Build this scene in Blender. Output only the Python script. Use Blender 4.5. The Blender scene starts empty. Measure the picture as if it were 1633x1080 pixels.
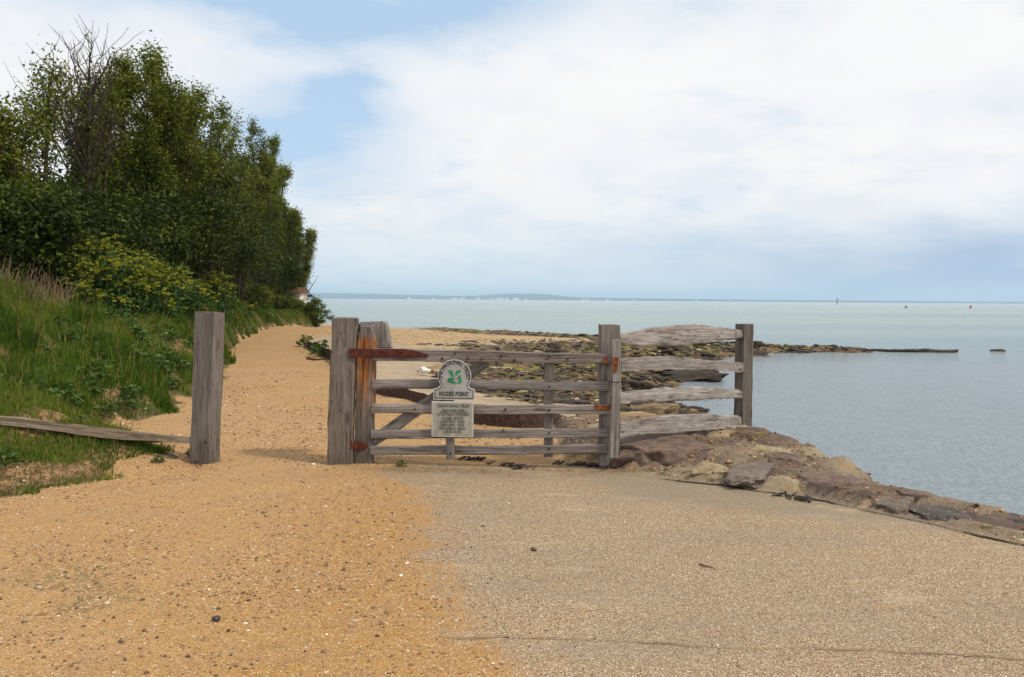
import bpy, bmesh, math, random
import numpy as np
from mathutils import Vector, Matrix

C = bpy.context.scene.collection
SC = bpy.context.scene
R = math.radians
rng = np.random.default_rng(7)
random.seed(7)

# ------------------------------------------------------------------ camera, sky, sun, exposure
CAM = Vector((0.0, 0.0, 1.55))
F = 1361.0                                   # focal length in photo pixels (1633 wide)
PITCH, ROLL = 2.61, 0.43
SEA = -0.9
cam = bpy.data.cameras.new('camera')
cam.lens = 30.0; cam.sensor_width = 36.0; cam.clip_start = 0.05; cam.clip_end = 30000
camo = bpy.data.objects.new('camera', cam); C.objects.link(camo)
ROT = Matrix.Rotation(R(90 - PITCH), 4, 'X') @ Matrix.Rotation(R(ROLL), 4, 'Z')
camo.matrix_world = Matrix.Translation(CAM) @ ROT
SC.camera = camo
SC.view_settings.view_transform = 'Standard'
SC.view_settings.look = 'None'
SC.view_settings.exposure = 0.0
SC.view_settings.gamma = 1.0
SC.view_settings.use_curve_mapping = False
SC.cycles.max_bounces = 6
SC.cycles.volume_bounces = 1
SC.cycles.volume_step_rate = 4
SC.cycles.use_denoising = True

SUN_EL, SUN_AZ = 48.0, 118.0                 # azimuth clockwise from +Y (view direction)
SUN_STRENGTH = 3.0


class NT:
    """small helper to write node trees"""
    def __init__(s, tree):
        s.t = tree; s.t.nodes.clear()

    def n(s, kind, **kw):
        nd = s.t.nodes.new('ShaderNode' + kind)
        for k, v in kw.items():
            setattr(nd, k, v)
        return nd

    def set(s, sock, v):
        if isinstance(v, bpy.types.NodeSocket):
            s.t.links.new(v, sock)
        elif v is not None:
            if isinstance(v, (tuple, list)) and len(v) == 3 and sock.type == 'RGBA':
                v = (*v, 1)
            sock.default_value = v

    def math(s, op, a, b=None, c=None, clamp=False):
        nd = s.n('Math', operation=op, use_clamp=clamp)
        for i, v in enumerate((a, b, c)):
            if v is not None:
                s.set(nd.inputs[i], v)
        return nd.outputs[0]

    def mix(s, f, a, b, blend='MIX'):
        nd = s.n('Mix', data_type='RGBA', blend_type=blend)
        s.set(nd.inputs['Factor'], f); s.set(nd.inputs[6], a); s.set(nd.inputs[7], b)
        return nd.outputs[2]

    def noise(s, vec, scale, detail=4, rough=0.55, dist=0.0):
        nd = s.n('TexNoise')
        s.set(nd.inputs['Vector'], vec); nd.inputs['Scale'].default_value = scale
        nd.inputs['Detail'].default_value = detail; nd.inputs['Roughness'].default_value = rough
        nd.inputs['Distortion'].default_value = dist
        return nd.outputs['Fac']

    def voro(s, vec, scale, feature='F1', rand=1.0):
        nd = s.n('TexVoronoi', feature=feature)
        s.set(nd.inputs['Vector'], vec); nd.inputs['Scale'].default_value = scale
        nd.inputs['Randomness'].default_value = rand
        return nd

    def ramp(s, f, stops, interp='LINEAR'):
        nd = s.n('ValToRGB'); nd.color_ramp.interpolation = interp
        e = nd.color_ramp.elements
        while len(e) < len(stops):
            e.new(0.5)
        for el, (p, c) in zip(e, stops):
            el.position = p
            el.color = (c, c, c, 1) if isinstance(c, (int, float)) else (*c, 1)
        s.set(nd.inputs[0], f)
        return nd.outputs[0]

    def map(s, v, a, b, c=0.0, d=1.0, smooth=True):
        nd = s.n('MapRange', interpolation_type='SMOOTHSTEP' if smooth else 'LINEAR')
        s.set(nd.inputs[0], v)
        for i, x in enumerate((a, b, c, d)):
            nd.inputs[i + 1].default_value = x
        return nd.outputs[0]

    def attr(s, name):
        return s.n('Attribute', attribute_name=name).outputs['Fac']

    def scale(s, vec, sc):
        nd = s.n('Mapping'); s.set(nd.inputs[0], vec); nd.inputs['Scale'].default_value = sc
        return nd.outputs[0]


world = bpy.data.worlds.new('World'); SC.world = world
world.use_nodes = True
w = NT(world.node_tree)
sky = w.n('TexSky', sky_type='NISHITA')
sky.sun_disc = False
sky.sun_elevation = R(SUN_EL); sky.sun_rotation = R(SUN_AZ)
sky.air_density = 1.0; sky.dust_density = 0.6; sky.ozone_density = 1.2
dv = w.n('TexCoord').outputs['Generated']
sp = w.n('SeparateXYZ'); w.set(sp.inputs[0], dv)
X, Y, Z = sp.outputs
zc = w.math('MAXIMUM', Z, 0.0)
den = w.math('ADD', zc, 0.22)
cv = w.n('CombineXYZ')
w.set(cv.inputs[0], w.math('DIVIDE', X, den)); w.set(cv.inputs[1], w.math('DIVIDE', Y, den))
cvec = cv.outputs[0]
wn = w.n('TexNoise'); w.set(wn.inputs['Vector'], cvec); wn.inputs['Scale'].default_value = 1.6; wn.inputs['Detail'].default_value = 5
wsep = w.n('SeparateColor'); w.set(wsep.inputs[0], wn.outputs['Color'])
az = w.math('ADD', w.math('ARCTAN2', X, Y), w.math('MULTIPLY', w.math('SUBTRACT', wsep.outputs[0], 0.5), 0.22))
el = w.math('ADD', w.math('ARCSINE', Z), w.math('MULTIPLY', w.math('SUBTRACT', wsep.outputs[1], 0.5), 0.14))


def blob(a0, e0, ra, re):
    a = w.math('DIVIDE', w.math('SUBTRACT', az, a0), ra)
    e = w.math('DIVIDE', w.math('SUBTRACT', el, e0), re)
    q = w.math('ADD', w.math('MULTIPLY', a, a), w.math('MULTIPLY', e, e))
    return w.math('EXPONENT', w.math('MULTIPLY', q, -1.0))


n1 = w.noise(cvec, 1.1, 7, 0.6)
n2 = w.noise(cvec, 2.7, 6, 0.6, 0.4)
n3 = w.noise(cvec, 0.55, 4, 0.5)
cover = w.map(n1, 0.24, 0.46)
holes = w.math('ADD', w.math('MULTIPLY', blob(-0.225, 0.185, 0.10, 0.055), 1.35),
               w.math('MULTIPLY', blob(-0.30, 0.356, 0.32, 0.05), 1.9))
holes = w.math('ADD', holes, w.math('MULTIPLY', blob(0.15, 0.385, 0.35, 0.03), 0.45))
holes = w.math('ADD', holes, w.math('MULTIPLY', blob(-0.21, 0.25, 0.05, 0.03), 0.5))
holes = w.math('MULTIPLY', holes, w.map(n2, 0.25, 0.62, 0.55, 1.15))
cover = w.math('SUBTRACT', cover, holes, clamp=True)
cover = w.math('MULTIPLY', cover, 0.97)
ccol = w.mix(w.map(n2, 0.30, 0.62), (0.85, 0.87, 0.93), (0.985, 0.965, 0.945))
ccol = w.mix(w.math('MULTIPLY', w.map(n3, 0.48, 0.72), 0.4), ccol, (0.76, 0.82, 0.90))
ccol = w.mix(w.math('MULTIPLY', w.math('ADD', blob(0.05, 0.27, 0.28, 0.09), blob(0.52, 0.27, 0.15, 0.05)), 0.75, clamp=True), ccol, (0.98, 0.975, 0.955))
ccol = w.mix(w.math('MULTIPLY', blob(-0.20, 0.12, 0.05, 0.03), 0.9), ccol, (0.98, 0.94, 0.89))
low = w.map(w.math('ADD', Z, w.math('MULTIPLY', w.math('SUBTRACT', n2, 0.5), 0.06)), 0.0, 0.14, 1.0, 0.0)
ccol = w.mix(w.math('MULTIPLY', low, 0.75), ccol, (0.66, 0.79, 0.87))
ccol = w.mix(w.math('MULTIPLY', blob(0.55, 0.035, 0.32, 0.05), 0.85), ccol, (0.35, 0.48, 0.69))
cs = w.n('VectorMath', operation='SCALE'); w.set(cs.inputs[0], ccol); cs.inputs['Scale'].default_value = 10.1
skyb = w.mix(0.7, sky.outputs[0], (5.9, 7.9, 10.2))
allsky = w.mix(cover, skyb, cs.outputs[0])
bg = w.n('Background'); w.set(bg.inputs[0], allsky); bg.inputs[1].default_value = 0.1
wo = w.n('OutputWorld'); w.set(wo.inputs[0], bg.outputs[0])

sl = bpy.data.lights.new('sun', 'SUN'); sl.energy = SUN_STRENGTH; sl.angle = R(6); sl.color = (1.0, 0.90, 0.74)
so = bpy.data.objects.new('sun', sl); C.objects.link(so)
sdir = Vector((math.sin(R(SUN_AZ)) * math.cos(R(SUN_EL)), math.cos(R(SUN_AZ)) * math.cos(R(SUN_EL)), math.sin(R(SUN_EL))))
so.rotation_euler = sdir.to_track_quat('Z', 'Y').to_euler(); so.location = sdir * 50


# ------------------------------------------------------------------ helpers
ROT3 = ROT.to_3x3()


def ray(u, v):
    return ROT3 @ Vector(((u - 816.5) / F, -(v - 540) / F, -1.0))


def at_y(u, v, y):
    d = ray(u, v); return CAM + d * ((y - CAM.y) / d.y)


def at_z(u, v, z):
    d = ray(u, v); return CAM + d * ((z - CAM.z) / d.z)


def _hash(ix, iy, seed):
    h = (ix.astype(np.int64) * 374761393 + iy.astype(np.int64) * 668265263 + seed * 1442695041) & 0x7fffffff
    h = ((h ^ (h >> 13)) * 1274126177) & 0x7fffffff
    return ((h ^ (h >> 16)) & 0xffff) / 65535.0


def vnoise(x, y, seed=0):
    x = np.asarray(x, float); y = np.asarray(y, float)
    ix = np.floor(x); iy = np.floor(y); fx = x - ix; fy = y - iy
    fx = fx * fx * (3 - 2 * fx); fy = fy * fy * (3 - 2 * fy)
    a = _hash(ix, iy, seed); b = _hash(ix + 1, iy, seed); c = _hash(ix, iy + 1, seed); d = _hash(ix + 1, iy + 1, seed)
    return (a + (b - a) * fx) * (1 - fy) + (c + (d - c) * fx) * fy


def fbm(x, y, seed=0, oct=4):
    s = 0; a = 0.5; t = 0
    for i in range(oct):
        s = s + a * vnoise(x, y, seed + i); t += a; a *= 0.5
        x = np.asarray(x) * 2.03 + 7.1; y = np.asarray(y) * 2.03 - 3.3
    return s / t


def sstep(a, b, x):
    t = np.clip((np.asarray(x, float) - a) / (b - a), 0, 1); return t * t * (3 - 2 * t)


def tag(o, label=None, cat=None, group=None, kind=None):
    if label: o['label'] = label
    if cat: o['category'] = cat
    if group: o['group'] = group
    if kind: o['kind'] = kind
    return o


def empty(name, loc, label, cat, group=None):
    o = bpy.data.objects.new(name, None); C.objects.link(o); o.location = loc
    o.empty_display_size = 0.2
    return tag(o, label, cat, group)


def link(name, me, mat=None, parent=None, mw=None):
    """link a mesh whose coordinates are world coordinates (or placed by mw) under parent"""
    if mat is not None and not me.materials:
        me.materials.append(mat)
    o = bpy.data.objects.new(name, me); C.objects.link(o)
    m = mw if mw is not None else Matrix()
    if parent is not None:
        o.parent = parent
        base = Matrix.Translation(parent.location)
        if parent.parent is not None:
            base = Matrix.Translation(parent.parent.location) @ parent.matrix_basis
        elif parent.type == 'MESH':
            base = parent.matrix_basis
        m = base.inverted() @ m
    o.matrix_basis = m
    return o


def npmesh(name, V, faces, attrs=None, smooth=True):
    """faces: (N,k) int array, or list of such arrays"""
    me = bpy.data.meshes.new(name)
    V = np.asarray(V, np.float32)
    if not isinstance(faces, list): faces = [faces]
    faces = [np.asarray(f, np.int32) for f in faces if len(f)]
    me.vertices.add(len(V)); me.vertices.foreach_set('co', V.ravel())
    idx = np.concatenate([f.ravel() for f in faces])
    cnt = np.concatenate([np.full(len(f), f.shape[1], np.int32) for f in faces])
    st = np.concatenate(([0], np.cumsum(cnt)[:-1])).astype(np.int32)
    me.loops.add(len(idx)); me.loops.foreach_set('vertex_index', idx)
    me.polygons.add(len(cnt)); me.polygons.foreach_set('loop_start', st)
    me.polygons.foreach_set('use_smooth', np.full(len(cnt), smooth, bool))
    for k, a in (attrs or {}).items():
        at = me.attributes.new(k, 'FLOAT', 'POINT'); at.data.foreach_set('value', np.asarray(a, np.float32).ravel())
    me.update(calc_edges=True)
    return me


def mat(name):
    m = bpy.data.materials.new(name); m.use_nodes = True
    t = NT(m.node_tree)
    out = t.n('OutputMaterial'); b = t.n('BsdfPrincipled')
    t.t.links.new(b.outputs[0], out.inputs[0])
    t.b = b; t.out = out
    return m, t


def bump(t, h, strength=0.5, dist=0.01):
    nd = t.n('Bump'); nd.inputs['Strength'].default_value = strength; nd.inputs['Distance'].default_value = dist
    t.set(nd.inputs['Height'], h); t.t.links.new(nd.outputs[0], t.b.inputs['Normal'])
    return nd


def spec(t, v): t.b.inputs['Specular IOR Level'].default_value = v


# ------------------------------------------------------------------ materials
def wood_mat(name, dark=(0.085, 0.066, 0.054), light=(0.34, 0.29, 0.25), warm=0.0, rust=None, green=0.25, foot=0.0):
    m, t = mat(name)
    oc = t.n('TexCoord').outputs['Object']
    oi = t.n('ObjectInfo').outputs['Random']
    off = t.n('VectorMath', operation='ADD'); t.set(off.inputs[0], oc)
    cx = t.n('CombineXYZ'); t.set(cx.inputs[0], t.math('MULTIPLY', oi, 37.0)); t.set(cx.inputs[1], t.math('MULTIPLY', oi, 11.0))
    t.set(off.inputs[1], cx.outputs[0]); v = off.outputs[0]
    grain = t.noise(t.scale(v, (2.2, 55, 55)), 1.0, 5, 0.65, 0.3)
    fine = t.noise(t.scale(v, (6, 190, 190)), 1.0, 3, 0.6)
    blot = t.noise(t.scale(v, (2.0, 6, 6)), 1.0, 4, 0.6)
    col = t.ramp(grain, [(0.28, dark), (0.42, tuple(d * 0.45 + l * 0.5 for d, l in zip(dark, light))), (0.62, light), (0.8, tuple(l * 1.15 for l in light))])
    col = t.mix(t.math('MULTIPLY', t.map(fine, 0.35, 0.6, 1.0, 0.0), 0.35), col, tuple(d * 0.8 for d in dark))
    col = t.mix(t.math('MULTIPLY', t.map(blot, 0.48, 0.72), 0.55), col, (0.16, 0.125, 0.10))
    col = t.mix(t.math('MULTIPLY', t.map(t.noise(t.scale(v, (5, 9, 9)), 1.0, 5, 0.7), 0.56, 0.70), green), col, (0.12, 0.13, 0.06))
    kv = t.voro(t.scale(v, (3.2, 13, 13)), 1.0)
    ks = t.n('SeparateColor'); t.set(ks.inputs[0], kv.outputs['Color'])
    knot = t.math('MULTIPLY', t.map(kv.outputs['Distance'], 0.10, 0.34, 1.0, 0.0), t.map(ks.outputs[0], 0.66, 0.70))
    col = t.mix(t.math('MULTIPLY', knot, 0.75), col, (0.055, 0.038, 0.028))
    hs = t.n('HueSaturation'); t.set(hs.inputs['Color'], col); t.set(hs.inputs['Value'], t.map(oi, 0.0, 1.0, 0.78, 1.18, False)); t.set(hs.inputs['Saturation'], t.map(t.math('FRACT', t.math('MULTIPLY', oi, 7.3)), 0, 1, 0.75, 1.2, False))
    col = hs.outputs[0]
    cr = t.noise(t.scale(v, (1.3, 34, 34)), 1.0, 2, 0.5, 0.2)
    crack = t.math('MULTIPLY', t.map(t.math('ABSOLUTE', t.math('SUBTRACT', cr, 0.5)), 0.0, 0.016, 1.0, 0.0), t.map(blot, 0.42, 0.6))
    col = t.mix(t.math('MULTIPLY', crack, 0.8), col, (0.03, 0.022, 0.018))
    sx = t.n('SeparateXYZ'); t.set(sx.inputs[0], oc)
    if foot > 0:
        wet = t.map(t.math('ADD', sx.outputs[0], t.math('MULTIPLY', t.math('SUBTRACT', blot, 0.5), 0.35)), 0.25, foot, 1.0, 0.0)
        col = t.mix(t.math('MULTIPLY', wet, 0.6), col, (0.075, 0.062, 0.045))
    if rust:
        x0, x1, x2 = rust                     # streak starts at the strap x1, runs down to x0; a little above to x2
        st = t.noise(t.scale(v, (0.5, 30, 30)), 1.0, 3, 0.6)
        mk = t.math('MULTIPLY', t.map(sx.outputs[0], x0, x1 - 0.25), t.map(sx.outputs[0], x1 + 0.02, x2, 1.0, 0.0))
        mk = t.math('MULTIPLY', mk, t.map(t.math('ADD', st, t.math('MULTIPLY', t.map(sx.outputs[0], x0, x1), 0.10)), 0.38, 0.60))
        mk = t.math('MULTIPLY', mk, t.map(blot, 0.30, 0.52, 0.35, 0.95))
        col = t.mix(mk, col, t.mix(t.map(grain, 0.35, 0.65), (0.11, 0.028, 0.010), (0.42, 0.16, 0.025)))
    t.set(t.b.inputs['Base Color'], col)
    t.b.inputs['Roughness'].default_value = 0.9; spec(t, 0.2)
    h = t.math('SUBTRACT', t.math('ADD', grain, t.math('MULTIPLY', fine, 0.4)), t.math('MULTIPLY', crack, 1.5))
    bump(t, h, 0.7, 0.006)
    return m


WOOD = wood_mat('weathered_oak', (0.066, 0.052, 0.046), (0.325, 0.285, 0.262))
WOODP = wood_mat('weathered_oak_post', (0.050, 0.039, 0.033), (0.235, 0.195, 0.165), foot=0.75)
WOODH = wood_mat('weathered_oak_heel', (0.06, 0.048, 0.042), (0.30, 0.262, 0.24), rust=(0.30, 1.16, 1.24), foot=0.7)
WOODR = wood_mat('cleft_oak', (0.085, 0.07, 0.062), (0.36, 0.32, 0.295), green=0.15)
WOODB = wood_mat('buried_oak', (0.07, 0.05, 0.035), (0.32, 0.26, 0.20), green=0.3)


def simple(name, c1, c2, scale=8, rough=0.8, sp=0.3, bs=0.3, bd=0.005, metal=0.0, coord='Object', contrast=(0.35, 0.65)):
    m, t = mat(name)
    v = t.n('TexCoord').outputs['Object'] if coord == 'Object' else t.n('NewGeometry').outputs['Position']
    n = t.noise(v, scale, 6, 0.65)
    t.set(t.b.inputs['Base Color'], t.mix(t.map(n, *contrast), c1, c2))
    t.b.inputs['Roughness'].default_value = rough; spec(t, sp); t.b.inputs['Metallic'].default_value = metal
    bump(t, n, bs, bd)
    return m


RUST = simple('rusted_iron', (0.045, 0.010, 0.010), (0.12, 0.030, 0.016), 22, 0.85, 0.3, 0.5, 0.004)
RUSTO = simple('orange_rusted_iron', (0.075, 0.024, 0.012), (0.27, 0.085, 0.025), 30, 0.9, 0.2, 0.5, 0.004)
IRON = simple('dark_iron', (0.02, 0.016, 0.015), (0.06, 0.045, 0.04), 40, 0.7)
PLATE = simple('weathered_sign_face', (0.27, 0.265, 0.25), (0.38, 0.37, 0.355), 14, 0.6, 0.4, 0.1, 0.002)
PLATE2 = simple('dull_notice_face', (0.25, 0.245, 0.195), (0.36, 0.345, 0.285), 12, 0.65, 0.4, 0.1, 0.002)
RIMM = simple('sign_rim', (0.40, 0.385, 0.36), (0.52, 0.50, 0.47), 20, 0.6)
INK = simple('black_paint', (0.03, 0.028, 0.035), (0.075, 0.07, 0.08), 30, 0.7)
INK2 = simple('faded_lettering', (0.085, 0.085, 0.07), (0.15, 0.15, 0.12), 30, 0.7)
GREENP = simple('green_paint', (0.015, 0.16, 0.065), (0.035, 0.25, 0.11), 26, 0.6)
WHITEP = simple('white_wall', (0.72, 0.68, 0.6), (0.8, 0.77, 0.7), 3)
BROWNR = simple('brown_roof', (0.10, 0.05, 0.03), (0.16, 0.08, 0.05), 8)
BARK = simple('bark', (0.035, 0.027, 0.021), (0.085, 0.066, 0.05), 9, 0.95, 0.1, 0.8, 0.03)
STEMG = simple('green_stem', (0.10, 0.14, 0.04), (0.16, 0.19, 0.06), 9, 0.8)
DRY = simple('dry_stem', (0.17, 0.11, 0.07), (0.30, 0.21, 0.13), 9, 0.9)
TWIG = simple('dead_twig', (0.06, 0.035, 0.025), (0.15, 0.09, 0.06), 20, 0.9)
WEEDK = simple('dark_kelp', (0.012, 0.010, 0.010), (0.04, 0.03, 0.025), 15, 0.5, 0.5)
CONC = None


def leaf_mat(name, stops, trans=0.3, gloss=0.12):
    m, t = mat(name)
    col = t.ramp(t.attr('tint'), stops)
    t.set(t.b.inputs['Base Color'], col)
    t.b.inputs['Roughness'].default_value = 0.6; spec(t, gloss)
    tr = t.n('BsdfTranslucent'); t.set(tr.inputs[0], t.mix(1.0, col, (1.0, 1.0, 0.45), 'MULTIPLY'))
    mx = t.n('MixShader'); mx.inputs[0].default_value = trans
    t.t.links.new(t.b.outputs[0], mx.inputs[1]); t.t.links.new(tr.outputs[0], mx.inputs[2])
    t.t.links.new(mx.outputs[0], t.out.inputs[0])
    return m


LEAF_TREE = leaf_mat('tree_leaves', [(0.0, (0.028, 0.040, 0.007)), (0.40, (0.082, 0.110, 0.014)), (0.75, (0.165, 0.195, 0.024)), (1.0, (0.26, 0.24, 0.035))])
LEAF_DARK = leaf_mat('evergreen_leaves', [(0.0, (0.014, 0.022, 0.005)), (0.5, (0.042, 0.060, 0.010)), (1.0, (0.115, 0.14, 0.02))], 0.22)
LEAF_YEL = leaf_mat('alexanders_flowers', [(0.0, (0.06, 0.10, 0.015)), (0.5, (0.15, 0.19, 0.02)), (1.0, (0.36, 0.34, 0.04))], 0.3)
LEAF_WEED = leaf_mat('weed_leaves', [(0.0, (0.025, 0.055, 0.012)), (0.6, (0.06, 0.115, 0.025)), (1.0, (0.14, 0.19, 0.05))], 0.25)
GRASS = leaf_mat('grass_blades', [(0.0, (0.030, 0.064, 0.008)), (0.45, (0.085, 0.148, 0.015)), (0.72, (0.16, 0.22, 0.028)), (0.85, (0.21, 0.18, 0.06)), (1.0, (0.30, 0.21, 0.10))], 0.3, 0.2)


def pebbles(t, v, scale, base, amount=0.5):
    vo = t.voro(v, scale)
    rs = t.n('SeparateColor'); t.set(rs.inputs[0], vo.outputs['Color'])
    c = t.ramp(rs.outputs[0], [(0.0, (0.07, 0.045, 0.03)), (0.10, (0.15, 0.085, 0.045)), (0.2, (0.30, 0.15, 0.06)), (0.32, (0.42, 0.26, 0.12)), (0.62, (0.50, 0.33, 0.16)),
                               (0.88, (0.56, 0.40, 0.23)), (0.96, (0.62, 0.50, 0.36)), (1.0, (0.74, 0.68, 0.58))])
    k = t.math('MULTIPLY', t.map(vo.outputs['Distance'], 0.30, 0.50, 1.0, 0.0), t.map(rs.outputs[1], 1 - amount - 0.03, 1 - amount))
    return t.mix(k, base, c), k, vo.outputs['Distance']


def ground_mat():
    m, t = mat('shore_ground')
    p = t.n('NewGeometry').outputs['Position']
    big = t.noise(p, 0.45, 4, 0.6); mid = t.noise(p, 2.4, 5, 0.65); fin = t.noise(p, 55, 3, 0.7); f2 = t.noise(p, 14, 4, 0.7)
    # gravel path
    path = t.mix(t.map(big, 0.35, 0.65), (0.49, 0.318, 0.145), (0.455, 0.262, 0.095))
    path = t.mix(t.math('MULTIPLY', t.attr('ochre'), 0.85), path, (0.40, 0.21, 0.05))
    path = t.mix(t.math('MULTIPLY', t.map(mid, 0.42, 0.68), 0.55), path, (0.36, 0.225, 0.12))
    path = t.mix(t.math('MULTIPLY', t.map(fin, 0.38, 0.65, 1.0, 0.0), 0.6), path, (0.23, 0.13, 0.06))
    path = t.mix(t.math('MULTIPLY', t.map(f2, 0.50, 0.66), 0.55), path, (0.25, 0.15, 0.08))
    path = t.mix(t.math('MULTIPLY', t.attr('mossy'), t.map(f2, 0.42, 0.60)), path, (0.11, 0.105, 0.04))
    path, k1, d1 = pebbles(t, p, 135, path, 0.72)
    path, k2, d2 = pebbles(t, p, 66, path, 0.32)
    # resin bound apron: fine pale aggregate
    va = t.voro(p, 160); ra = t.n('SeparateColor'); t.set(ra.inputs[0], va.outputs['Color'])
    agg = t.ramp(ra.outputs[0], [(0.0, (0.10, 0.066, 0.040)), (0.15, (0.24, 0.16, 0.095)), (0.40, (0.42, 0.305, 0.185)), (0.66, (0.52, 0.39, 0.245)), (0.88, (0.64, 0.52, 0.36)), (1.0, (0.76, 0.71, 0.60))])
    agg = t.mix(t.map(va.outputs['Distance'], 0.40, 0.65), agg, (0.22, 0.15, 0.09))
    bare = t.mix(t.map(fin, 0.3, 0.7), (0.20, 0.158, 0.108), (0.35, 0.285, 0.20))
    worn = t.map(t.math('ADD', t.attr('worn'), t.math('MULTIPLY', t.math('SUBTRACT', mid, 0.5), 0.9)), 0.35, 0.75)
    slab = t.mix(worn, agg, bare)
    slab = t.mix(t.math('MULTIPLY', t.map(t.noise(t.scale(p, (0.5, 1.6, 1)), 1.3, 5, 0.7), 0.46, 0.68), 0.45), slab, (0.25, 0.20, 0.155))
    slab = t.mix(t.math('MULTIPLY', t.map(t.noise(t.scale(p, (0.5, 1.4, 1)), 2.3, 6, 0.7), 0.56, 0.68), 0.4), slab, (0.52, 0.42, 0.28))
    slab = t.mix(t.map(fin, 0.60, 0.70, 0.0, 0.5), slab, (0.10, 0.07, 0.045))
    slab = t.mix(t.map(big, 0.36, 0.62, 0.18, 0.0), slab, (0.17, 0.13, 0.10))
    slab = t.mix(t.math('MULTIPLY', t.map(t.noise(t.scale(p, (0.8, 2.5, 1)), 1.9, 4, 0.7), 0.62, 0.72), 0.5), slab, (0.42, 0.24, 0.10))
    # mask of path against apron with a ragged edge
    sl_ = t.map(t.math('ADD', t.attr('slab'), t.math('ADD', t.math('MULTIPLY', t.math('SUBTRACT', mid, 0.5), 0.95), t.math('MULTIPLY', t.math('SUBTRACT', f2, 0.5), 0.9))), 0.30, 0.70)
    col = t.mix(sl_, path, slab)
    # sand of the beach
    sand = t.mix(t.map(mid, 0.35, 0.65), (0.50, 0.36, 0.19), (0.40, 0.28, 0.15))
    sand = t.mix(t.math('MULTIPLY', t.map(f2, 0.48, 0.64), 0.6), sand, (0.24, 0.165, 0.09))
    sand = t.mix(t.map(t.noise(t.scale(p, (0.35, 1.3, 1)), 1.0, 6, 0.7), 0.50, 0.64, 0.0, 0.75), sand, (0.20, 0.135, 0.085))
    sand, k9, d9 = pebbles(t, p, 18, sand, 0.25)
    col = t.mix(t.attr('beach'), col, sand)
    shing = t.mix(t.map(f2, 0.35, 0.65), (0.22, 0.19, 0.175), (0.46, 0.42, 0.40))
    col = t.mix(t.math('MULTIPLY', t.attr('shingle'), t.map(mid, 0.25, 0.5)), col, shing)
    # tidal rock with weed
    rv = t.noise(t.scale(p, (0.7, 1.6, 1)), 3.2, 6, 0.7)
    rock = t.ramp(rv, [(0.30, (0.018, 0.014, 0.011)), (0.44, (0.05, 0.037, 0.024)), (0.55, (0.16, 0.105, 0.055)), (0.64, (0.25, 0.18, 0.10)), (0.74, (0.34, 0.27, 0.17))])
    alg = t.mix(t.map(f2, 0.4, 0.6), (0.10, 0.12, 0.02), (0.26, 0.28, 0.05))
    rock = t.mix(t.math('MULTIPLY', t.map(t.noise(p, 1.1, 5, 0.7), 0.48, 0.64), t.math('MULTIPLY', t.attr('green'), 0.85)), rock, alg)
    col = t.mix(t.map(t.math('ADD', t.attr('reef'), t.math('MULTIPLY', t.math('SUBTRACT', mid, 0.5), 0.8)), 0.35, 0.6), col, rock)
    # mortar of the sea edge
    mort = t.mix(t.map(f2, 0.35, 0.65), (0.085, 0.06, 0.043), (0.24, 0.18, 0.12))
    mort, k3, d3 = pebbles(t, p, 50, mort, 0.35)
    mort = t.mix(t.math('MULTIPLY', t.map(mid, 0.52, 0.66), 0.7), mort, (0.10, 0.065, 0.04))
    plc = t.ramp(t.math('ADD', t.attr('plate'), t.math('MULTIPLY', t.math('SUBTRACT', f2, 0.5), 0.5)), [(0.0, (0.075, 0.052, 0.045)), (0.35, (0.13, 0.092, 0.075)), (0.6, (0.19, 0.145, 0.11)), (0.82, (0.26, 0.205, 0.135)), (1.0, (0.36, 0.29, 0.19))])
    plc = t.mix(t.math('MULTIPLY', t.map(fin, 0.45, 0.65), 0.35), plc, (0.05, 0.036, 0.03))
    plc = t.mix(t.math('MULTIPLY', t.map(t.noise(p, 5.0, 5, 0.7), 0.56, 0.66), 0.6), plc, (0.34, 0.19, 0.06))
    mort = t.mix(t.math('MULTIPLY', t.map(t.attr('gap'), 0.35, 0.75), t.map(mid, 0.62, 0.50)), mort, plc)
    col = t.mix(t.attr('edge'), col, mort)
    col = t.mix(t.math('MULTIPLY', t.attr('dirt'), 0.75), col, t.mix(t.map(f2, 0.4, 0.6), (0.10, 0.065, 0.04), (0.28, 0.18, 0.09)))
    # bank soil
    soil = t.mix(t.map(mid, 0.4, 0.62), (0.055, 0.07, 0.018), (0.14, 0.085, 0.045))
    soil = t.mix(t.attr('bare'), soil, t.mix(t.map(f2, 0.4, 0.6), (0.11, 0.06, 0.032), (0.30, 0.18, 0.09)))
    col = t.mix(t.map(t.math('ADD', t.attr('bank'), t.math('MULTIPLY', t.math('SUBTRACT', f2, 0.5), 0.7)), 0.4, 0.6), col, soil)
    t.set(t.b.inputs['Base Color'], col)
    t.b.inputs['Roughness'].default_value = 0.92; spec(t, 0.2)
    h = t.math('ADD', t.math('MULTIPLY', fin, 0.5), t.math('ADD', t.math('MULTIPLY', k1, 0.6), t.math('ADD', k2, t.math('MULTIPLY', rv, t.math('MULTIPLY', t.attr('reef'), 12.0)))))
    bump(t, h, 0.55, 0.008)
    return m


GROUND = ground_mat()

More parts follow.
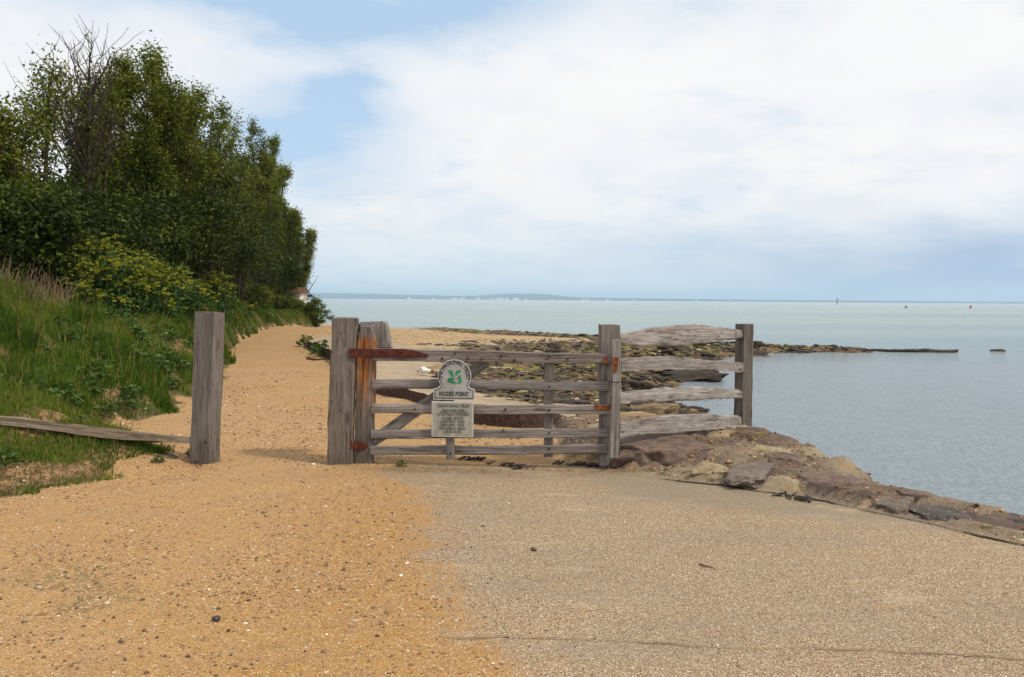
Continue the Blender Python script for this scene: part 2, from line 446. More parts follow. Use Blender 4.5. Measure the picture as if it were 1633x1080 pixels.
# concrete
CONC, t = mat('old_concrete')
p = t.n('NewGeometry').outputs['Position']
a = t.noise(p, 1.3, 6, 0.7); b_ = t.noise(p, 22, 4, 0.7)
col = t.mix(t.map(a, 0.35, 0.65), (0.40, 0.31, 0.20), (0.29, 0.225, 0.165))
col = t.mix(t.math('MULTIPLY', t.map(b_, 0.45, 0.65), 0.5), col, (0.22, 0.165, 0.11))
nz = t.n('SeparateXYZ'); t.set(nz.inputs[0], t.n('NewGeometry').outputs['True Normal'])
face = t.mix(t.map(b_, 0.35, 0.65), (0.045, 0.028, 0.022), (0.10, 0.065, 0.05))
t.set(t.b.inputs['Base Color'], t.mix(t.map(nz.outputs[2], 0.35, 0.7, 1.0, 0.0), col, face))   # upright faces coloured darker than the top
t.b.inputs['Roughness'].default_value = 0.9; spec(t, 0.2); bump(t, b_, 0.5, 0.01)


def stone_mat(name, c1, c2, speck=(0.5, 0.46, 0.4), sa=0.25, lich=0.3):
    m, t = mat(name)
    v = t.n('TexCoord').outputs['Object']
    oi = t.n('ObjectInfo').outputs['Random']
    nz_ = t.n('TexNoise', noise_dimensions='4D'); t.set(nz_.inputs['Vector'], v); nz_.inputs['Scale'].default_value = 7; nz_.inputs['Detail'].default_value = 7
    nz_.inputs['Roughness'].default_value = 0.7; t.set(nz_.inputs['W'], t.math('MULTIPLY', oi, 20))
    n = nz_.outputs['Fac']; f = t.noise(v, 60, 4, 0.7)
    col = t.mix(t.map(n, 0.36, 0.62), c1, c2)
    col = t.mix(t.math('MULTIPLY', t.map(f, 0.42, 0.62, 1.0, 0.0), 0.45), col, tuple(x * 0.45 for x in c1))
    col = t.mix(t.math('MULTIPLY', t.map(t.noise(v, 26, 4, 0.7), 0.60, 0.68), sa), col, speck)
    col = t.mix(t.math('MULTIPLY', t.map(t.noise(v, 4.5, 4, 0.7), 0.58, 0.68), lich), col, (0.34, 0.20, 0.06))
    t.set(t.b.inputs['Base Color'], col); t.b.inputs['Roughness'].default_value = 0.85; spec(t, 0.3)
    bump(t, t.math('ADD', n, t.math('MULTIPLY', f, 0.3)), 0.8, 0.03)
    return m


STONE = stone_mat('sea_edge_stone', (0.11, 0.075, 0.06), (0.22, 0.155, 0.115))
STONEG = stone_mat('grey_stone', (0.13, 0.105, 0.085), (0.24, 0.19, 0.15), lich=0.1)
STONEY = stone_mat('ochre_stone', (0.26, 0.19, 0.10), (0.44, 0.35, 0.22))
STONED = stone_mat('dark_barnacled_stone', (0.05, 0.04, 0.038), (0.12, 0.10, 0.09), (0.55, 0.53, 0.5), 0.9, 0.1)
STONEW = stone_mat('weedy_rock', (0.018, 0.014, 0.011), (0.065, 0.048, 0.032), (0.30, 0.22, 0.13), 0.5, 0.12)
STONEB = stone_mat('tan_rock', (0.09, 0.06, 0.035), (0.30, 0.21, 0.11), (0.5, 0.4, 0.25), 0.5, 0.3)
PALE = stone_mat('white_stone', (0.70, 0.66, 0.60), (0.82, 0.80, 0.76), lich=0.0, sa=0.0)

# ------------------------------------------------------------------ terrain
EDGE = np.array([(-12, -3.6), (2, -3.75), (4.5, -3.85), (6.4, -3.92), (7.0, -3.72), (7.5, -3.42), (7.9, -3.22), (8.3, -3.45), (8.8, -4.05), (9.6, -4.55), (10.5, -4.62), (13.4, -5.0), (16.7, -5.85), (20, -6.75), (24.5, -8.2), (30, -9.7), (36.4, -11.15),
                 (41, -12.1), (45, -12.75), (48, -12.5), (50.5, -11.9), (52, -12.2), (55, -13.4), (60, -16), (70, -22), (120, -50)])
SHORE = np.array([(5.2, -60), (5.2, 2.5), (4.55, 5.0), (4.12, 6.1), (3.75, 6.65), (3.50, 7.2), (3.40, 8.5), (3.15, 9.6), (2.8, 10.7), (2.7, 12.0), (3.3, 15), (3.84, 18.6), (3.3, 21), (3.7, 23), (4.8, 26.7), (6.3, 31), (8.2, 35.3),
                  (11.2, 39.2), (14, 41.2), (16.5, 42.2), (18.0, 43.0), (18.0, 43.3), (16, 44.2), (14, 45.2), (11.5, 47), (8.5, 50), (5.4, 54.6), (0, 62), (-5, 68), (-10.7, 74), (-16, 82), (-30, 92),
                  (-80, 110), (-260, 130), (-260, -60)])
CRACK = np.array([(4.6, 3.4), (3.95, 4.5), (3.28, 5.46), (2.80, 6.12), (2.39, 6.68), (1.9, 7.02), (1.33, 7.40), (1.02, 7.66), (0.95, 7.95), (0.5, 8.3)])
APRON = np.array([(-1, -0.1), (2.5, 0.15), (3.5, -0.05), (4.2, -0.33), (5.1, -0.55), (6.0, -0.60), (6.7, -0.75), (7.3, -1.05), (7.7, -1.3), (8.2, -0.6), (9, 0.6), (9.5, 1.2)])


def sdist(px, py, poly):
    """signed distance to a closed polygon, positive inside"""
    a = poly; b = np.roll(poly, -1, 0)
    d = np.full(px.shape, 1e18); inside = np.zeros(px.shape, bool)
    for (ax, ay), (bx, by) in zip(a, b):
        ex, ey = bx - ax, by - ay
        tt = np.clip(((px - ax) * ex + (py - ay) * ey) / (ex * ex + ey * ey), 0, 1)
        d = np.minimum(d, (px - ax - tt * ex) ** 2 + (py - ay - tt * ey) ** 2)
        cond = (ay > py) != (by > py)
        xi = ax + (py - ay) * ex / (ey if ey != 0 else 1e-9)
        inside ^= cond & (px < xi)
    return np.where(inside, 1, -1) * np.sqrt(d)


def edge_x(y):
    return np.interp(y, EDGE[:, 0], EDGE[:, 1]) + 0.22 * (fbm(np.asarray(y) * 0.9, np.asarray(y) * 0 + 3.1, 5) - 0.5) * sstep(3, 9, y) + 0.25 * (vnoise(np.asarray(y) * 2.2, np.asarray(y) * 0, 9) - 0.5)


def crack_x(y):
    o = np.argsort(CRACK[:, 1])
    return np.interp(y, CRACK[o, 1], CRACK[o, 0])


_pr = np.random.default_rng(51)
PLT = np.stack([_pr.uniform(0.4, 5.2, 170), _pr.uniform(3.0, 11.5, 170)], 1)
for _k in range(12):                                           # spread the plate centres evenly
    _d = PLT[:, None] - PLT[None]; _q = np.linalg.norm(_d, axis=2) + np.eye(170) * 9
    PLT = PLT + (_d / _q[..., None] ** 2 * np.maximum(0.55 - _q, 0)[..., None]).sum(1) * 0.15
PLH = _pr.uniform(-0.5, 0.5, 170); PLC = _pr.random(170)


def plates(x, y):
    sh = np.shape(x); x = np.ravel(x); y = np.ravel(y)
    hgt = np.zeros(len(x)); tint = np.full(len(x), 0.5); gap = np.ones(len(x))
    i_ = np.where((x > 0.3) & (x < 5.3) & (y > 3) & (y < 11.6))[0]
    for c in range(0, len(i_), 20000):
        j = i_[c:c + 20000]
        wx = x[j] + 0.22 * (fbm(x[j] * 2.2, y[j] * 2.2, 131, 3) - 0.5); wy = y[j] + 0.22 * (fbm(x[j] * 2.2, y[j] * 2.2, 137, 3) - 0.5)
        d = np.hypot((wx[:, None] - PLT[None, :, 0]) * 0.8, wy[:, None] - PLT[None, :, 1])
        o = np.argpartition(d, 1, axis=1)[:, :2]; dd = np.take_along_axis(d, o, 1); fl = dd[:, 0] > dd[:, 1]
        n0 = np.where(fl, o[:, 1], o[:, 0]); g = np.abs(dd[:, 0] - dd[:, 1])
        hgt[j] = PLH[n0]; tint[j] = PLC[n0]; gap[j] = sstep(0.0, 0.11, g)
    return hgt.reshape(sh), tint.reshape(sh), gap.reshape(sh)


def terrain(x, y):
    x = np.asarray(x, float); y = np.asarray(y, float)
    ds = sdist(x, y, SHORE)
    s = edge_x(y) - x
    far = sstep(10.5, 17, y)
    L = 0.42 + far * (4.5 + 18.0 * sstep(22, 58, y))
    k = np.clip(ds / L, 0, 1)
    prof = np.where(far > 0.5, k ** 0.85, k * k * (3 - 2 * k))
    z = SEA + 0.9 * prof
    z = np.where(ds < 0, np.maximum(SEA + ds * 0.8 * (1 - far) + ds * 0.12 * far, -1.9), z)
    reef = 1.25 * sstep(0.4, 0.9, y / 16.0) * sstep(7.5, 3.0, ds) * sstep(-2.5, -0.3, ds) * sstep(-9, 1, x + (y - 40) * 0.12)
    reef = np.where(y < 11, 0, reef) * sstep(11, 13, y)
    z = z + reef * (0.42 * (fbm(x * 0.9, y * 0.9, 31, 5) - 0.42) + 0.26 * (fbm(x * 3.1, y * 3.1, 77, 3) - 0.5))
    # embankment
    H = 1.46 + 1.24 * sstep(17.5, 28, y) - 1.9 * sstep(35, 47, y)
    slope = np.interp(y, [0, 5.5, 7.7, 8.7, 10.5, 13, 16, 22, 30, 60], [0.08, 0.10, 0.12, 0.42, 0.55, 0.70, 1.15, 1.9, 2.4, 1.6])
    sp_ = np.maximum(s, 0)
    bank = H * (1 - np.exp(-slope * sp_ / H))
    lump = sstep(0.1, 1.5, s)
    bank = bank + lump * (0.55 * (fbm(x * 0.55, y * 0.55, 12, 3) - 0.5) + 0.30 * (fbm(x * 1.7, y * 1.7, 14, 3) - 0.5)) * sstep(4, 9, y)
    bank = bank + sstep(0, 0.25, s) * 0.05 + sstep(-0.05, 0.5, s) * 0.05 * (fbm(x * 5, y * 5, 41, 2) - 0.3)
    z = z + np.where(s > -0.1, bank, 0)
    z = z + 0.10 * np.exp(-((y - 7.95) / 0.4) ** 2) * sstep(-2.95, -3.45, x) * sstep(-8, -6, x)
    z = z + 0.018 * (fbm(x * 0.8, y * 0.8, 3, 3) - 0.5) + 0.012 * (fbm(x * 5, y * 5, 4, 2) - 0.5) * sstep(0.3, -0.4, x - apron_x(y))
    # sea edge band
    e = sstep(0.0, 0.12, x - crack_x(y)) * sstep(11.2, 10.2, y) * sstep(-0.6, 0.0, ds)
    if np.any(e > 0):
        ph, pt, pg = plates(x, y)
        z = z + e * (0.06 * ph * pg + 0.045 * (pg - 0.6))
    z = z + e * (0.03 + 0.13 * (fbm(x * 2.6, y * 2.6, 55, 4) - 0.45) + 0.08 * sstep(7.2, 8.6, y))
    return z


def apron_x(y):
    return np.interp(y, APRON[:, 0], APRON[:, 1])


def gz(x, y):
    return float(terrain(np.array([x]), np.array([y]))[0])


ys = np.concatenate([np.linspace(-8, 2.0, 12), np.geomspace(2.3, 112, 430)])
us = np.linspace(-1.5, 1.5, 620)
YY, UU = np.meshgrid(ys, us, indexing='ij')
XX = UU * (np.maximum(YY, 2.3) + 3.0)
ZZ = terrain(XX, YY)
DS = sdist(XX, YY, SHORE); S = edge_x(YY) - XX
A = {}
A['slab'] = sstep(-0.45, 0.55, XX - apron_x(YY)) * sstep(8.3, 7.6, YY + 0.0 * XX)
A['worn'] = sstep(6.0, 7.2, YY + 0.45 * (XX - 1)) * sstep(0.2, 1.2, XX)
A['mossy'] = 0.9 * sstep(0.50, 0.62, fbm(XX * 1.6, YY * 3.0, 111, 3)) * np.exp(-((XX + 2.35) / 0.45) ** 2) * sstep(5.2, 4.6, YY) * sstep(3.3, 3.6, YY)
A['ochre'] = np.exp(-((XX + 1.0 - 0.05 * YY) / 0.95) ** 2) * sstep(9.5, 5.5, YY)
_h, A['plate'], A['gap'] = plates(XX, YY)
A['dirt'] = np.exp(-((YY - 7.72) / 0.22) ** 2) * sstep(-1.5, -1.0, XX) * sstep(1.4, 0.9, XX) * sstep(0.3, 0.6, fbm(XX * 3, YY * 6, 141, 3))
A['bank'] = sstep(-0.28, 0.22, S + 0.7 * (fbm(XX * 2.5, YY * 2.5, 61, 4) - 0.5))
bare = sstep(0.60, 0.70, fbm(XX * 0.8, YY * 0.8, 21, 4)) * sstep(2.8, 0.8, S)
bare = np.maximum(bare, np.exp(-((S - 0.35) / 0.45) ** 2) * sstep(8.3, 7.2, YY) * sstep(0.35, 0.6, fbm(XX * 2, YY * 2, 22, 3) + 0.12))
bare = np.maximum(bare, sstep(0.5, 0.62, fbm(XX * 1.3 + YY * 0.5, YY * 1.3, 24, 4)) * np.exp(-(((XX + 5.6) / 0.9) ** 2 + ((YY - 10.6) / 1.6) ** 2)))
A['bare'] = bare
A['beach'] = sstep(9.5, 14, YY) * sstep(2.4, 4.4, -S)
A['shingle'] = sstep(24, 32, YY) * sstep(9, 5, DS) * sstep(0.5, 2.5, DS)
RF = sstep(11, 13.5, YY) * sstep(9.0, 5.0, DS) * sstep(-9, 1, XX + (YY - 40) * 0.12)
RF = np.maximum(RF, sstep(11, 14, YY) * sstep(1.2, 0.2, DS))
A['reef'] = RF
A['green'] = sstep(0.3, 0.9, RF) * (0.35 + 0.65 * sstep(16, 24, YY)) * sstep(0.3, 1.5, DS)
A['edge'] = sstep(-0.02, 0.06, XX - crack_x(YY)) * sstep(12.0, 11, YY)
ny, nx = YY.shape
I = np.arange(ny * nx).reshape(ny, nx)
Q = np.stack([I[:-1, :-1], I[:-1, 1:], I[1:, 1:], I[1:, :-1]], -1).reshape(-1, 4)
cxm = XX.ravel()[Q].mean(1); cym = YY.ravel()[Q].mean(1)
dsm = DS.ravel()[Q].mean(1); sm = S.ravel()[Q].mean(1)
rfm = RF.ravel()[Q].mean(1); edm = A['edge'].ravel()[Q].mean(1); slm = A['slab'].ravel()[Q].mean(1); bem = A['beach'].ravel()[Q].mean(1)
keep = dsm > -9
zone = np.zeros(len(Q), int)                       # 0 path
zone[slm > 0.5] = 1
zone[(bem > 0.5)] = 2
zone[rfm > 0.5] = 3
zone[edm > 0.5] = 4
zone[sm > 0.02] = 5
VALL = np.stack([XX.ravel(), YY.ravel(), ZZ.ravel()], 1)
for k, nm in enumerate(['gravel_path', 'apron', 'beach', 'tidal_reef', 'sea_edge', 'embankment']):
    q = Q[keep & (zone == k)]
    ids, inv = np.unique(q, return_inverse=True)
    me = npmesh(nm, VALL[ids], inv.reshape(-1, 4), {a_: v_.ravel()[ids] for a_, v_ in A.items()})
    o = link(nm, me, GROUND); tag(o, kind='structure')

# sea
mW, t = mat('sea_water')
p = t.n('NewGeometry').outputs['Position']
n_a = t.noise(t.scale(p, (0.5, 1.3, 1)), 1.5, 5, 0.65, 0.5)
n_b = t.noise(t.scale(p, (1, 2.2, 1)), 5.5, 3, 0.6)
strk = t.noise(t.scale(p, (0.004, 0.03, 1)), 1.0, 4, 0.6)
sy = t.n('SeparateXYZ'); t.set(sy.inputs[0], p)
deep = t.mix(t.map(strk, 0.35, 0.65), (0.19, 0.265, 0.27), (0.27, 0.35, 0.34))
t.set(t.b.inputs['Base Color'], t.mix(t.map(sy.outputs[1], 25, 70), (0.20, 0.245, 0.275), deep))
t.set(t.b.inputs['Roughness'], t.map(strk, 0.35, 0.65, 0.12, 0.28))
t.b.inputs['IOR'].default_value = 1.33
bump(t, t.math('ADD', n_a, t.math('MULTIPLY', n_b, 0.45)), 1.0, 0.24)
ws = np.concatenate([np.linspace(-30, 60, 10), np.geomspace(70, 14000, 24)])
wx = np.concatenate([-np.geomspace(9000, 20, 16), np.geomspace(20, 9000, 16)])
WY, WX = np.meshgrid(ws, wx, indexing='ij')
I = np.arange(WY.size).reshape(WY.shape)
Q = np.stack([I[:-1, :-1], I[:-1, 1:], I[1:, 1:], I[1:, :-1]], -1).reshape(-1, 4)
tag(link('sea', npmesh('sea', np.stack([WX.ravel(), WY.ravel(), WX.ravel() * 0 + SEA], 1), Q), mW), kind='structure')

# far coast: three ranges of low hills
HILL = simple('far_hill', (0.045, 0.065, 0.04), (0.075, 0.09, 0.055), 0.004, 0.95, 0.1, 0.0, 0.1, coord='P')


def hills(name, dist, fn, depth):
    uu = np.linspace(-2200, 3800, 420)
    x = (uu - 816.5) / F * dist
    hts = np.maximum(fn(uu), 0.0) * dist / F
    rows = []
    for f_, g in ((0, 0.0), (0.25, 0.55), (0.6, 0.95), (1.0, 1.0), (1.6, 0.7), (2.4, 0.0)):
        rows.append(np.stack([x * (1 + f_ * depth / dist), np.full_like(x, dist + f_ * depth), SEA - 0.5 + hts * g + (0.15 if g else 0)], 1))
    V = np.concatenate(rows); n_ = len(x)
    I = np.arange(len(V)).reshape(len(rows), n_)
    Q = np.stack([I[:-1, :-1], I[:-1, 1:], I[1:, 1:], I[1:, :-1]], -1).reshape(-1, 4)
    tag(link(name, npmesh(name, V, Q), HILL), kind='structure')


hills('coast_hill', 7600, lambda u: 2.0 + 2.4 * fbm(u / 60.0, u * 0, 91, 4) * (1 - 0.45 * sstep(1000, 1500, u)), 300)
hills('ridge_hill', 8700, lambda u: 2.8 + 6.0 * fbm(u / 170.0, u * 0 + 2, 92, 4) * (1 - 0.75 * sstep(880, 1250, u)) + 3.6 * np.exp(-((u - 835) / 62) ** 4) + 2.5 * sstep(760, 520, u), 700)

# haze
mH = bpy.data.materials.new('sea_haze'); mH.use_nodes = True
t = NT(mH.node_tree); ho = t.n('OutputMaterial'); pv = t.n('VolumePrincipled')
pv.inputs['Color'].default_value = (0.60, 0.80, 1.0, 1); pv.inputs['Density'].default_value = 0.00014
pv.inputs['Anisotropy'].default_value = 0.2
t.t.links.new(pv.outputs[0], ho.inputs['Volume'])
bx = [(x, y, z) for z in (-4.0, 110.0) for y in (-400, 14500) for x in (-26000, 26000)]
hz = link('haze', npmesh('haze', bx, np.array([(0, 2, 3, 1), (4, 5, 7, 6), (0, 1, 5, 4), (2, 6, 7, 3), (0, 4, 6, 2), (1, 3, 7, 5)]), smooth=False), mH)
tag(hz, kind='stuff')


# ------------------------------------------------------------------ timber
def plank_mesh(name, L, w, th, seed, wob=0.003, prof=None, cap=None, chip=1.0, sag=0.0, nseg=None):
    """beam along local x from 0 to L; w across local y, th across local z. prof(t)->(width factor, thick factor, offset y)"""
    r = np.random.default_rng(seed)
    ns = nseg or max(8, int(L / 0.07))
    tt = np.linspace(0, 1, ns + 1)
    base = []
    k = 4
    bev = 0.16
    for (sx, sy) in ((1, 1), (-1, 1), (-1, -1), (1, -1)):
        pass
    # 16-point rounded rectangle
    c = 1 - min(0.4, 0.008 / (min(w, th) / 2))
    cw = 1 - min(0.4, 0.008 / (w / 2)); ct = 1 - min(0.4, 0.008 / (th / 2))
    ring = [(1, -ct), (1, -0.33), (1, 0.33), (1, ct), (cw, 1), (0.33, 1), (-0.33, 1), (-cw, 1), (-1, ct), (-1, 0.33), (-1, -0.33), (-1, -ct), (-cw, -1), (-0.33, -1), (0.33, -1), (cw, -1)]
    ring = np.array(ring); nr = len(ring)
    ph = r.uniform(0, 99)
    V = []
    for t_ in tt:
        pw, pt, oy = prof(t_) if prof else (1, 1, 0)
        yv = ring[:, 0] * w / 2 * pw; zv = ring[:, 1] * th / 2 * pt
        ang = np.arange(nr)
        n1 = vnoise(np.full(nr, t_ * L * 3.2 + ph), ang * 0.9, seed) - 0.5
        n2 = vnoise(np.full(nr, t_ * L * 14 + ph), ang * 1.3, seed + 5) - 0.5
        n3 = vnoise(np.full(nr, t_ * L * 0.3 + ph), ang * 1.7, seed + 8) - 0.5     # lengthwise splits
        dn = (n1 * 2.2 + n2 * 1.3 * chip + n3 * 1.6) * wob
        rad = np.sqrt(ring[:, 0] ** 2 + ring[:, 1] ** 2)
        yv = yv + dn * ring[:, 0] / rad; zv = zv + dn * ring[:, 1] / rad
        by = (vnoise(np.array([t_ * 2.1 + ph]), np.array([1.0]), seed + 2)[0] - 0.5) * wob * 4
        bz = (vnoise(np.array([t_ * 1.8 + ph]), np.array([5.0]), seed + 3)[0] - 0.5) * wob * 2
        V.append(np.stack([np.full(nr, t_ * L), yv + by + oy, zv + bz], 1))
    V = np.array(V)
    # ragged ends
    V[-1, :, 0] += (r.random(nr) - 0.5) * wob * 2
    V = V.reshape(-1, 3)
    I = np.arange(len(V)).reshape(ns + 1, nr)
    J = np.roll(I, -1, 1)
    Q = np.stack([I[:-1], J[:-1], J[1:], I[1:]], -1).reshape(-1, 4)
    ex0 = np.array([[0, 0, 0]]) + V[:nr].mean(0); ex1 = V[-nr:].mean(0)[None]
    if cap: ex1 = ex1 + np.array([[cap, 0, 0]])
    V = np.concatenate([V, ex0, ex1]); a0, a1 = len(V) - 2, len(V) - 1
    T0 = np.stack([J[0], I[0], np.full(nr, a0)], 1); T1 = np.stack([I[-1], J[-1], np.full(nr, a1)], 1)
    me = npmesh(name, V, [Q, T0, T1])
    try:
        me.set_sharp_from_angle(angle=R(38))
    except Exception:
        pass
    return me


def place(p0, p1, nrm):
    """matrix: local x from p0 to p1, local z close to nrm"""
    x = (p1 - p0).normalized(); z = (nrm - x * nrm.dot(x)).normalized(); y = z.cross(x)
    m = Matrix((x, y, z)).transposed().to_4x4(); m.translation = p0
    return m


_seed = [100]


def plank(name, p0, p1, w_, th, nrm, mat_, parent=None, label=None, **kw):
    _seed[0] += 1
    p0, p1 = Vector(p0), Vector(p1)
    me = plank_mesh(name, (p1 - p0).length, w_, th, _seed[0], **kw)
    o = link(name, me, mat_, parent, place(p0, p1, Vector(nrm)))
    if label: o['label'] = label
    return o


def boxmesh(name, size, bevel=0.004, seg=1):
    bm = bmesh.new(); bmesh.ops.create_cube(bm, size=1)
    for v_ in bm.verts: v_.co = Vector((v_.co.x * size[0], v_.co.y * size[1], v_.co.z * size[2]))
    if bevel: bmesh.ops.bevel(bm, geom=bm.edges[:], offset=bevel, segments=seg, affect='EDGES')
    me = bpy.data.meshes.new(name); bm.to_mesh(me); bm.free(); return me


def tube_np(pts, rad, sides=6):
    pts = np.asarray(pts, float); n_ = len(pts)
    rad = np.broadcast_to(np.asarray(rad, float), (n_,))
    tg = np.gradient(pts, axis=0); tg /= np.linalg.norm(tg, axis=1)[:, None] + 1e-9
    ref = np.where(np.abs(tg[:, 2:3]) > 0.9, np.array([[1.0, 0, 0]]), np.array([[0, 0, 1.0]]))
    a = np.cross(tg, ref); a /= np.linalg.norm(a, axis=1)[:, None] + 1e-9
    b = np.cross(tg, a)
    th = np.linspace(0, 2 * np.pi, sides, endpoint=False)
    V = pts[:, None] + rad[:, None, None] * (np.cos(th)[None, :, None] * a[:, None] + np.sin(th)[None, :, None] * b[:, None])
    I = np.arange(n_ * sides).reshape(n_, sides); J = np.roll(I, -1, 1)
    Q = np.stack([I[:-1], I[1:], J[1:], J[:-1]], -1).reshape(-1, 4)
    return V.reshape(-1, 3), Q


class Acc:
    def __init__(s): s.V = []; s.Q = []; s.n = 0

    def add(s, V, Q):
        s.V.append(V); s.Q.append(Q + s.n); s.n += len(V)

    def tube(s, pts, rad, sides=6): s.add(*tube_np(pts, rad, sides))

    def mesh(s, name): return npmesh(name, np.concatenate(s.V), np.concatenate(s.Q))


UP = Vector((0, 0, 1)); FRONT = Vector((0, -1, 0))

# gate plane: hinge side (-1.38,7.92) to latch side (0.88,7.78)
GA, GB = Vector((-1.38, 7.92, 0)), Vector((0.88, 7.78, 0))
GD = (GB - GA).normalized(); GN = Vector((GD.y, -GD.x, 0))       # towards the camera


def gp(u, v, off=0.0):
    d = ray(u, v); n_ = GN
    t_ = ((GA + n_ * off) - CAM).dot(n_) / d.dot(n_)
    return CAM + d * t_


PXM = 7.85 / F                                                  # metres per photo pixel at the gate

# lone gate post
b0 = at_y(327.5, 741, 7.95); t0 = at_y(333.5, 498, 7.97)
lone = empty('gate_post', b0, 'lone square weathered post standing left of the path opening', 'post')
ax = (t0 - b0).normalized()
plank('post', b0 - ax * 0.35, t0, 0.205, 0.19, Vector((-0.20, -1, 0)), WOODP, lone, wob=0.005, cap=0.004)
BOLT = bpy.data.meshes.new('bolt')
bm = bmesh.new(); bmesh.ops.create_cone(bm, cap_ends=True, segments=8, radius1=0.012, radius2=0.009, depth=0.012); bm.to_mesh(BOLT); bm.free(); BOLT.materials.append(IRON)


def bolt(p_, parent, n_=GN, s=1.0):
    m = n_.to_track_quat('Z', 'Y').to_matrix().to_4x4() @ Matrix.Scale(s, 4); m.translation = p_
    return link('bolt', BOLT, None, parent, m)


bolt(at_y(332, 561, 7.865), lone, Vector((-0.2, -1, 0)).normalized(), 1.2)
bolt(at_y(328, 705, 7.85), lone, Vector((-0.2, -1, 0)).normalized(), 1.0)

# half buried bottom rail left of it
ra = at_y(312, 705, 7.93); rb = at_y(-90, 659, 7.75)
rail0 = plank('buried_rail', ra, rb, 0.085, 0.085, Vector((0.1, -1, 0.15)), WOODB, None, wob=0.009,
              prof=lambda t_: (0.62 + 0.55 * min(1, t_ * 3.2) - 0.2 * t_, 1, 0.012 * math.sin(t_ * 7)))
tag(rail0, 'low split timber rail half buried in the grass bank, running to the lone post', 'rail')

# hanging post
b1 = at_y(543.5, 740, 8.0); t1 = at_y(550, 507.5, 8.0)
hang = empty('hanging_post', b1, 'thick grey timber post that the gate hangs on, by the path', 'post')
ax = (t1 - b1).normalized()
plank('post', b1 - ax * 0.35, t1, 0.225, 0.23, Vector((0.10, -1, 0)), WOODP, hang, wob=0.007, cap=0.01, chip=1.3,
      prof=lambda t_: (1.04 - 0.03 * t_, 1, 0))
for vv in (565, 711):                                           # hook pins for the hinges
    A_ = Acc(); c0 = gp(560, vv, 0.02); A_.tube([c0 - UP * 0.03, c0, c0 + UP * 0.055], [0.012, 0.012, 0.010], 8)
    A_.tube([c0 + Vector((-0.03, 0.06, 0)), c0 + Vector((0.0, 0.0, 0))], [0.014, 0.014], 8)
    link('hinge_pin', A_.mesh('hinge_pin'), RUST, hang)

# gate
gate = empty('field_gate', Vector((-0.25, 7.85, 0)), 'five-barred weathered timber gate with rusty strap hinge, signs fixed on it', 'gate')
hb = gp(580, 742, -0.06); ht = gp(588, 521, -0.06)
plank('heel_stile', hb, ht, 0.170, 0.115, GN, WOODH, gate, wob=0.005, prof=lambda t_: (0.98 if t_ < 0.92 else 0.98 - (t_ - 0.92) * 6.5, 1, 0), cap=0.012, label='rust-streaked upright at the hinge end')
# shaped timber knee rising behind the heel to the top rail
kp = [gp(572, 514, -0.13), gp(612, 512.5, -0.13), gp(615, 516, -0.13), gp(619, 538, -0.13), gp(624, 556, -0.13), gp(572, 556, -0.13)]
bm = bmesh.new()
fv = [bm.verts.new(p_) for p_ in kp]; f_ = bm.faces.new(fv)
ex = bmesh.ops.extrude_face_region(bm, geom=[f_])
for v_ in ex['geom']:
    if isinstance(v_, bmesh.types.BMVert): v_.co -= GN * 0.14
bmesh.ops.recalc_face_normals(bm, faces=bm.faces[:])
bmesh.ops.bevel(bm, geom=bm.edges[:], offset=0.012, segments=2, affect='EDGES')
me = bpy.data.meshes.new('knee')
MI = place(gp(598, 556, -0.13), gp(598, 512, -0.13), GN)
bm.transform(MI.inverted()); bm.to_mesh(me); bm.free()
link('knee', me, WOOD, gate, MI)
plank('top_rail', gp(596, 565.5), gp(977, 571.5), 0.108, 0.075, GN, WOOD, gate, wob=0.004, prof=lambda t_: (1.05 - 0.22 * t_, 1, 0))
for (l, r_, w_) in (((594, 611.5), (971, 616.5), 0.086), ((593, 652.5), (971, 654.5), 0.084), ((592, 692.0), (970, 690.5), 0.082), ((591, 719.5), (969, 715.5), 0.080)):
    plank('rail', gp(*l), gp(*r_), w_, 0.034, GN, WOOD, gate, wob=0.004)
plank('brace', gp(588, 709, -0.045), gp(776, 577, -0.045), 0.105, 0.035, GN, WOOD, gate, wob=0.004)
plank('upright', gp(718.5, 733, 0.034), gp(717, 576, 0.034), 0.075, 0.028, GN, WOOD, gate, wob=0.004)
plank('upright', gp(874.5, 729, -0.04), gp(876.5, 575, -0.04), 0.080, 0.034, GN, WOOD, gate, wob=0.004)
plank('head_stile', gp(962, 742, -0.055), gp(964, 574, -0.055), 0.085, 0.055, GN, WOOD, gate, wob=0.004)
# strap hinges
sm_ = plank_mesh('hinge_strap', (gp(683, 565, 0.045) - gp(557, 562, 0.045)).length, 0.078, 0.012, 5, 0.0015, prof=lambda t_: (1.0 if t_ < 0.78 else 1.0 - (t_ - 0.78) * 3.6, 1, -0.07 * max(0, t_ - 0.78)))
st_ = link('hinge_strap', sm_, RUST, gate, place(gp(557, 562, 0.045), gp(683, 565, 0.045), GN))
st_['label'] = 'long dark red rusted strap on the top rail'
sm_ = plank_mesh('hinge_strap', (gp(586, 711, 0.012) - gp(556, 710, 0.012)).length, 0.075, 0.014, 6, 0.002, prof=lambda t_: (1.0 if t_ < 0.7 else 1.0 - (t_ - 0.7) * 2.0, 1, 0))
link('hinge_strap', sm_, RUST, gate, place(gp(556, 710, 0.012), gp(586, 711, 0.012), GN))
plank('latch', gp(948, 649.5, 0.026), gp(979, 649.5, 0.026), 0.040, 0.012, GN, RUSTO, gate, wob=0.002, label='orange rusted latch bar')
plank('latch_plate', gp(966, 568, 0.045), gp(966, 580, 0.045), 0.03, 0.008, GN, RUSTO, gate, wob=0.002)
